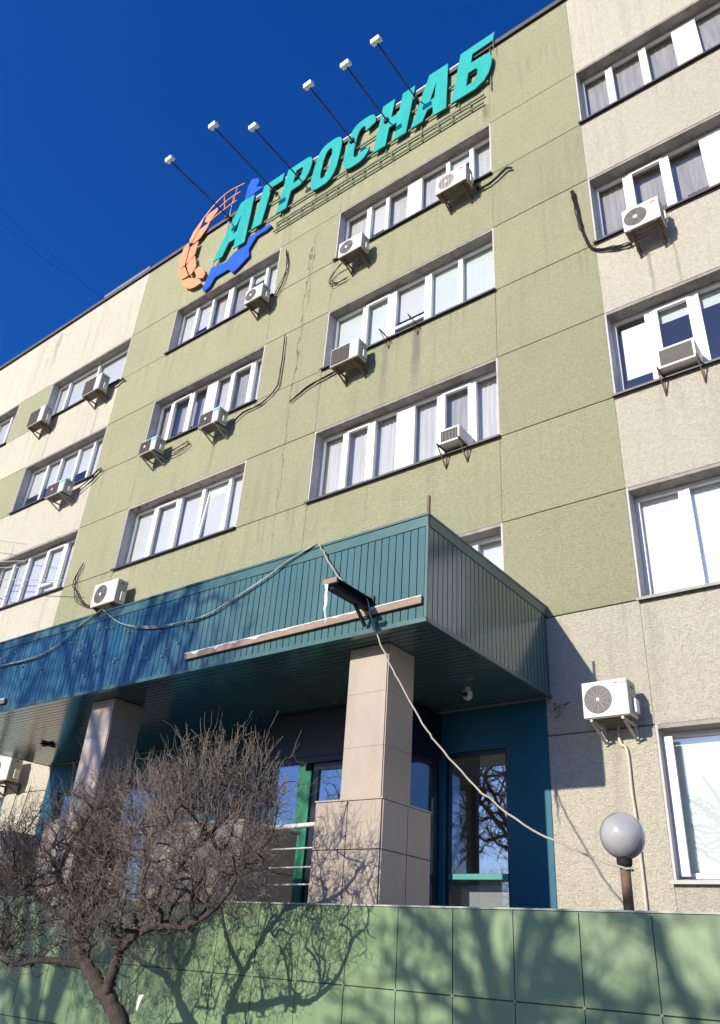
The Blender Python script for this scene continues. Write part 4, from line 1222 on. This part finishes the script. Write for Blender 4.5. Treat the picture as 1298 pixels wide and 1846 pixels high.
for a_, b_ in (((-9.36, 18.31), (-9.2, 17.62)), ((-8.83, 18.3), (-8.86, 17.65))):
    a_, b_ = sgn(a_), sgn(b_)
    MB().tube([(a_[0], SY + 0.01, a_[1]), (b_[0], SY + 0.01, b_[1])], 0.014, 6).build('wheat_tie', 'emblem_orange', sg)
# carrying frame
FYR = SY + 0.06
for z, x0, x1, mt in ((15.25, -6.95, -0.78, 'sign_rail'), (15.52, -6.9, -0.76, 'sign_rail'), (15.90, -9.1, -0.65, 'sign_rail'), (16.55, -7.8, -0.8, 'sign_rail'), (17.28, -8.3, -0.5, 'sign_rail_pale')):
    (xa, za), (xb, zb) = sgn((x0, z)), sgn((x1, z))
    MB().bar((xa, FYR, za), (xb, FYR, za), 0.025, 0.055).build('rail', mt, sg)
x = -6.85
i = 0
while x < -0.8:
    (xa, za), (xb, zb) = sgn((x, 15.27)), sgn((x, 15.5))
    MB().bar((xa, FYR, za), (xa, FYR, zb), 0.025, 0.035).build('rung', 'sign_rail', sg)
    x += 0.36 + (0.10 if i % 2 else 0.0)
    i += 1
for x in (-8.8, -7.6, -6.7, -5.6, -4.6, -3.4, -2.4, -1.4, -0.6):
    (xa, za), (xb, zb) = sgn((x, 15.55 if x > -7 else 15.6)), sgn((x, 17.35))
    MB().bar((xa, FYR + 0.02, za), (xa, FYR + 0.02, zb), 0.02, 0.02).build('upright', 'sign_rail', sg)
for x in (-8.8, -6.7, -4.6, -2.4, -0.8):
    for z in (15.9, 16.55):
        xa, za = sgn((x, z))
        MB().bar((xa, FYR + 0.03, za - 0.04), (xa, -0.001, za - 0.04), 0.03, 0.03).build('wall_stay', 'sign_rail', sg)
for (x, z0_, z1_) in ((-9.3, 14.9, 15.7), (-10.3, 15.2, 17.8), (-9.0, 15.3, 18.2), (-8.1, 17.2, 18.0)):
    (xa, za), (xb, zb) = sgn((x, z0_)), sgn((x, z1_))
    MB().bar((xa, FYR + 0.02, za), (xa, FYR + 0.02, zb), 0.016, 0.016).build('upright', 'sign_rail_pale', sg)
xa, za = sgn((-0.47, 16.8))
MB().bar((xa, SY, za), (xa, SY, za + 0.42), 0.015, 0.015).build('stay_wire', 'sign_rail', sg)

# floodlights on arms
for k, (x, z, yh) in enumerate(((-2.70, 17.33, -1.77), (-3.56, 17.2, -1.79), (-4.65, 17.3, -1.87), (-6.53, 17.3, -1.84), (-7.46, 17.45, -2.40), (-9.28, 17.6, -2.33))):
    lab = ['white floodlight on a dark arm above the seventh and last letters, rightmost of six', 'white floodlight on a dark arm, second from the right above the letters',
           'white floodlight on a dark arm, third from the right above the letters', 'white floodlight on a dark arm, third from the left, lower of the close pair',
           'white floodlight on a long dark arm, second from the left, upper of the close pair', 'white floodlight on a long dark arm above the wheat emblem, leftmost of six'][k]
    fl = empty('floodlight', (x, -0.2, z), lab, 'floodlight', 'floodlights on arms above the sign')
    MB().tube([(x, -0.06, z), (x, yh + 0.03, z + 0.01)], 0.019, 8).build('arm', 'lamp_arm', fl, smooth=True)
    MB().box(x - 0.06, x + 0.06, -0.20, -0.145, z - 0.10, z + 0.03).build('clamp', 'lamp_arm', fl)
    MB().box(x - 0.04, x + 0.04, -0.075, -0.045, z - 0.12, z + 0.05).build('foot', 'lamp_arm', fl)
    hb = MB()
    # housing tilted back towards the letters
    vs = []
    for (w_, d_, zz) in ((0.13, 0.07, 0.0), (0.115, 0.055, 0.10)):
        for sx, sy in ((-1, -1), (1, -1), (1, 1), (-1, 1)):
            vs.append((x + sx * w_, yh + sy * d_ - zz * 0.5, z + 0.0 + zz + sy * 0.035))
    hb.add(vs, [(0, 3, 2, 1), (4, 5, 6, 7), (0, 1, 5, 4), (1, 2, 6, 5), (2, 3, 7, 6), (3, 0, 4, 7)])
    hb.build('housing', 'lamp_white', fl, bevel=0.008)
    MB().add([(x - 0.11, yh - 0.055, z - 0.038), (x + 0.11, yh - 0.055, z - 0.038), (x + 0.11, yh + 0.055, z + 0.022), (x - 0.11, yh + 0.055, z + 0.022)], [(0, 1, 2, 3)]).build('lens', 'blind_white', fl)

# ------------------------------------------------------------------ leafless shrub and street trees
def tubes_np(paths, rads, k, knob=0.0):
    """many tapering polyline tubes as one vertex/face array"""
    V, F = [], []
    off = 0
    ang = np.arange(k) * 2 * np.pi / k
    ca, sa = np.cos(ang), np.sin(ang)
    for P, R in zip(paths, rads):
        n = len(P)
        D = np.gradient(P, axis=0)
        D /= np.linalg.norm(D, axis=1, keepdims=True) + 1e-9
        ref = np.where(np.abs(D[:, 2:3]) < 0.9, np.array([[0, 0, 1.0]]), np.array([[1.0, 0, 0]]))
        S = np.cross(D, ref); S /= np.linalg.norm(S, axis=1, keepdims=True) + 1e-9
        U = np.cross(S, D)
        ring = P[:, None, :] + (S[:, None, :] * ca[None, :, None] + U[:, None, :] * sa[None, :, None]) * R[:, None, None]
        if knob:
            ctr = P[:, None, :]
            ring = ctr + (ring - ctr) * (1 + rng.normal(0, knob, (n, k, 1)))
        V.append(ring.reshape(-1, 3))
        i = np.arange(n - 1)[:, None] * k
        j = np.arange(k)[None, :]
        j2 = (j + 1) % k
        F.append((np.stack([i + j, i + j2, i + k + j2, i + k + j], -1).reshape(-1, 4)) + off)
        off += n * k
    return np.concatenate(V), np.concatenate(F)

def mesh_np(name, V, F, mat, parent, origin, smooth=True):
    me = bpy.data.meshes.new(name)
    V = V - np.array(origin)
    me.vertices.add(len(V)); me.vertices.foreach_set('co', V.astype(np.float32).ravel())
    me.loops.add(F.size); me.loops.foreach_set('vertex_index', F.astype(np.int32).ravel())
    me.polygons.add(len(F))
    me.polygons.foreach_set('loop_start', (np.arange(len(F)) * 4).astype(np.int32))
    me.polygons.foreach_set('use_smooth', np.ones(len(F), dtype=bool))
    me.update(calc_edges=True)
    me.materials.append(M[mat])
    return link(bpy.data.objects.new(name, me), origin, parent)

class Grow:
    """nearest-attachment growth towards target points"""
    def __init__(self, seed):
        self.r = np.random.default_rng(seed)
        self.nodes = np.zeros((0, 3)); self.nr = np.zeros(0); self.pend = []
        self.groups = {}
    def limb(self, pts, r0, r1, key='trunk', n=9):
        P = np.array([tuple(q) for q in smooth_path(pts, n)])
        P[1:] += self.r.normal(0, r0 * 0.10, P[1:].shape)
        R = np.linspace(r0, r1, len(P))
        self._put(P, R, key)
    def _put(self, P, R, key):
        self.groups.setdefault(key, ([], []))
        self.groups[key][0].append(P); self.groups[key][1].append(R)
        self.nodes = np.concatenate([self.nodes, P]); self.nr = np.concatenate([self.nr, R])
    def grow(self, targets, rmax, rmin, wiggle, key, seg=6, maxlen=9, minr=0.0, curl=0.0, upbias=0.0, batch=60):
        for s in range(0, len(targets), batch):
            T = targets[s:s + batch]
            ok = self.nr >= minr
            N = self.nodes[ok]; NR = self.nr[ok]
            kd = KDTree(len(N))
            for i, p in enumerate(N.tolist()):
                kd.insert(p, i)
            kd.balance()
            for t in T:
                i = kd.find((t[0], t[1], t[2] - upbias))[1]
                a = N[i]
                L = np.linalg.norm(t - a)
                if L < 0.03: continue
                if L > maxlen:
                    t = a + (t - a) * maxlen / L; L = maxlen
                self.curve(a, t, L, min(rmax, NR[i] * 0.8), rmin, wiggle, key, seg, curl)
    def curve(self, a, t, L, r0, rmin, wiggle, key, seg, curl=0.0):
        n = max(4, int(seg))
        u = np.linspace(0, 1, n)[:, None]
        P = a + (t - a) * u
        ph = self.r.normal(0, 1, (3, 3))
        P = P + sum(np.sin(u * np.pi * (q + 1)) * ph[q] / (q + 1.0) for q in range(3)) * wiggle * L
        if curl:
            P[:, 2] += (u[:, 0] ** 2) * L * self.r.normal(curl, abs(curl))
        self.pend.append((P, np.linspace(r0, rmin, n), key))
        if len(self.pend) >= 60: self.flush()
    def flush(self):
        for P, R, key in self.pend:
            self.groups.setdefault(key, ([], []))
            self.groups[key][0].append(P); self.groups[key][1].append(R)
        if self.pend:
            self.nodes = np.concatenate([self.nodes] + [p[0] for p in self.pend])
            self.nr = np.concatenate([self.nr] + [p[1] for p in self.pend])
        self.pend = []
    def shoots(self, n, centre, size, lo, hi, r0, key, rmin_outer=0.6):
        """fine straight shoots on the outside of the crown"""
        self.flush()
        c, sz = np.array(centre), np.array(size)
        d = (self.nodes - c) / sz
        e = np.linalg.norm(d, axis=1)
        idx = np.where((e > rmin_outer) & (e < 1.3) & (self.nr < 0.006))[0]
        for i in self.r.choice(idx, n):
            o = d[i] * np.array([0.7, 0.7, 0.55]) + np.array([0, 0, 0.75]) + self.r.normal(0, 0.38, 3)
            o /= np.linalg.norm(o)
            L = self.r.uniform(lo, hi)
            self.curve(self.nodes[i], self.nodes[i] + o * L, L, r0, 0.0012, 0.05, key, 4)

def ellipsoid_pts(r, n, c, s, shell=0.0):
    v = r.normal(size=(n, 3)); v /= np.linalg.norm(v, axis=1, keepdims=True)
    rad = r.uniform(shell, 1, (n, 1)) ** (1 / 2.2)
    return np.array(c) + v * rad * np.array(s)

# the shrub in front of the green wall
sh = empty('leafless_shrub', (-2.3, -4.2, GZ), 'bare gnarled shrub with a dense twig crown in front of the green wall', 'shrub')
G = Grow(11)
G.limb([(-2.02, -4.2, GZ), (-2.2, -4.2, -2.05), (-2.45, -4.2, -1.57), (-2.77, -4.2, -1.36), (-3.10, -4.2, -1.16), (-3.33, -4.18, -0.97), (-3.36, -4.15, -0.75), (-3.22, -4.1, -0.5), (-3.28, -4.1, -0.2)], 0.09, 0.032)
G.limb([(-2.70, -4.2, -1.42), (-2.66, -4.22, -1.22), (-2.62, -4.2, -1.0), (-2.45, -4.15, -0.72), (-2.28, -4.12, -0.45), (-1.98, -4.1, -0.15), (-1.8, -4.1, 0.25)], 0.055, 0.015)
G.limb([(-2.62, -4.2, -1.0), (-2.25, -4.35, -0.88), (-1.92, -4.38, -0.80), (-1.6, -4.35, -0.80), (-1.3, -4.3, -0.62), (-1.12, -4.25, -0.3)], 0.042, 0.014)
G.limb([(-3.33, -4.18, -0.95), (-3.6, -4.1, -0.80), (-3.95, -4.1, -0.72), (-4.4, -4.1, -0.55), (-4.8, -4.1, -0.25)], 0.045, 0.014)
G.limb([(-3.36, -4.15, -0.72), (-3.62, -4.35, -0.45), (-3.52, -4.4, -0.2), (-3.27, -4.42, 0.12), (-2.95, -4.42, 0.33), (-2.72, -4.4, 0.45)], 0.032, 0.012)
G.limb([(-3.28, -4.1, -0.2), (-3.55, -3.95, 0.0), (-3.9, -3.9, 0.15), (-4.25, -3.85, 0.22)], 0.03, 0.01)
G.limb([(-2.45, -4.15, -0.72), (-2.75, -4.0, -0.4), (-2.85, -3.9, -0.05), (-2.7, -3.85, 0.3)], 0.03, 0.01)
G.limb([(-3.10, -4.2, -1.16), (-3.5, -4.4, -1.15), (-3.9, -4.45, -1.2), (-4.35, -4.4, -1.05)], 0.035, 0.01)
G.limb([(-1.98, -4.1, -0.15), (-1.6, -4.2, 0.0), (-1.35, -4.25, 0.15), (-1.15, -4.2, 0.35)], 0.028, 0.01)
r_ = G.r
LOBES = [((-1.68, -4.15, 0.22), (0.80, 0.62, 0.56), 0.20), ((-1.85, -4.2, -0.35), (0.95, 0.6, 0.42), 0.15), ((-2.95, -4.2, 0.18), (0.62, 0.55, 0.45), 0.16),
         ((-4.05, -4.15, -0.05), (1.15, 0.6, 0.48), 0.20), ((-4.15, -4.2, -0.72), (1.2, 0.6, 0.58), 0.26), ((-2.55, -4.35, -0.70), (0.95, 0.5, 0.34), 0.12), ((-4.9, -4.3, -0.45), (0.8, 0.5, 0.7), 0.10)]
def crown(n, shell=0.0):
    Q = np.concatenate([ellipsoid_pts(r_, int(n * w), c, sz, shell) for c, sz, w in LOBES])
    Q += r_.normal(0, 0.09, Q.shape)
    r_.shuffle(Q)
    return Q
G.grow(crown(80), 0.020, 0.007, 0.18, 'branch', seg=9, maxlen=0.9, minr=0.010, upbias=0.18)
G.grow(crown(420), 0.010, 0.0035, 0.22, 'branch', seg=8, maxlen=0.5, minr=0.005, upbias=0.08)
G.grow(crown(2000, 0.05), 0.0044, 0.0019, 0.26, 'twig_a', seg=8, maxlen=0.36, minr=0.003, upbias=0.04, batch=300)
G.grow(crown(4600, 0.1), 0.0026, 0.0013, 0.28, 'twig_a', seg=7, maxlen=0.26, minr=0.0016, upbias=0.02, batch=700)
G.grow(crown(4200, 0.3), 0.0024, 0.0012, 0.24, 'twig_b', seg=6, maxlen=0.22, minr=0.0014, curl=0.12, upbias=0.04, batch=1400)
for k, (c, sz, w) in enumerate(LOBES):
    G.shoots((1300, 500, 900, 1100, 900, 300, 500)[k], c, sz, 0.07, (0.30, 0.18, 0.32, 0.30, 0.22, 0.16, 0.24)[k], 0.0017, 'twig_b', 0.75)
G.flush()
for key, nm, mt, kk in (('trunk', 'trunk', 'bark', 10), ('branch', 'branch', 'bark', 5), ('twig_a', 'twig', 'twig', 3), ('twig_b', 'crown', 'twig_pale', 3)):
    V, F = tubes_np(G.groups[key][0], G.groups[key][1], kk, 0.11 if key == 'trunk' else 0.0)
    o = mesh_np(nm, V, F, mt, sh, (-2.3, -4.2, GZ))
    if key != 'trunk':
        tag(o, kind='stuff')
# a scrap of white film caught in it
o = MB().add([(-2.245, -4.22, -1.45), (-2.215, -4.23, -1.455), (-2.205, -4.22, -1.38), (-2.185, -4.21, -1.335), (-2.225, -4.23, -1.34), (-2.25, -4.22, -1.39)], [(0, 1, 2, 3, 4, 5)]).build('plastic_scrap', 'torn')
tag(o, 'scrap of white film caught low in the bare shrub', 'litter')

def street_tree(x, y, h, spread, seed, label, dense=1.0, fork=None):
    t = empty('bare_tree', (x, y, GZ), label, 'tree', 'bare street trees facing the building')
    G = Grow(seed)
    top = GZ + h
    if fork:
        zf = fork
        G.limb([(x, y, GZ), (x + 0.1, y, GZ + (zf - GZ) * 0.5), (x, y, zf)], 0.17, 0.13)
        for k, (dx, dy, dz) in enumerate(((-0.55, 0.2, 1.5), (0.50, -0.2, 1.6), (1.2, 0.3, 1.4), (-1.3, -0.2, 1.1))):
            G.limb([(x, y, zf - 0.1 * k), (x + dx * 0.4, y + dy * 0.4, zf + dz * 0.5), (x + dx, y + dy, zf + dz)], 0.10 - 0.012 * k, 0.04)
    else:
        G.limb([(x, y, GZ), (x + 0.1, y, GZ + h * 0.2), (x - 0.05, y + 0.1, GZ + h * 0.4), (x + 0.15, y, GZ + h * 0.62), (x + 0.1, y, GZ + h * 0.85)], 0.2, 0.07)
        for k in range(12):
            a = k * 1.05 + seed
            zz = GZ + h * (0.32 + 0.042 * k)
            e = spread * (0.85 - 0.03 * k)
            G.limb([(x, y, zz), (x + 0.35 * e * math.cos(a), y + 0.35 * e * math.sin(a), zz + h * 0.10), (x + e * math.cos(a), y + e * math.sin(a), min(top - 0.4, zz + h * 0.26))], 0.12, 0.05)
    c = (x, y, GZ + h * 0.68); s = (spread, spread, h * 0.32)
    G.grow(ellipsoid_pts(G.r, int(110 * dense), c, s, 0.2), 0.06, 0.02, 0.12, 'branch', seg=7, maxlen=2.2, minr=0.02, upbias=0.5)
    G.grow(ellipsoid_pts(G.r, int(550 * dense), c, s, 0.3), 0.02, 0.007, 0.14, 'branch', seg=6, maxlen=1.2, minr=0.01, upbias=0.3, batch=200)
    G.grow(ellipsoid_pts(G.r, int(1600 * dense), c, s, 0.4), 0.013, 0.006, 0.14, 'twig', seg=5, maxlen=0.8, minr=0.004, upbias=0.2, batch=600)
    G.flush()
    for key, nm, mt, kk in (('trunk', 'trunk', 'bark', 8), ('branch', 'branch', 'bark', 4), ('twig', 'crown', 'twig', 3)):
        V, F = tubes_np(G.groups[key][0], G.groups[key][1], kk)
        o = mesh_np(nm, V, F, mt, t, (x, y, GZ))
        if key != 'trunk': tag(o, kind='stuff')
street_tree(-1.45, -13.3, 6.6, 1.9, 3, 'low bare street tree behind the viewer, nearest to the globe lamp', 0.4, fork=2.5)
street_tree(0.1, -13.9, 6.8, 1.9, 5, 'low bare street tree behind the viewer, rightmost of the four', 0.3, fork=2.2)
street_tree(-7.6, -14.6, 11.6, 3.0, 8, 'tall bare street tree opposite the canopy middle', 1.3)
street_tree(-11.6, -15.2, 11.8, 3.2, 13, 'tall bare street tree opposite the left canopy end', 1.3)
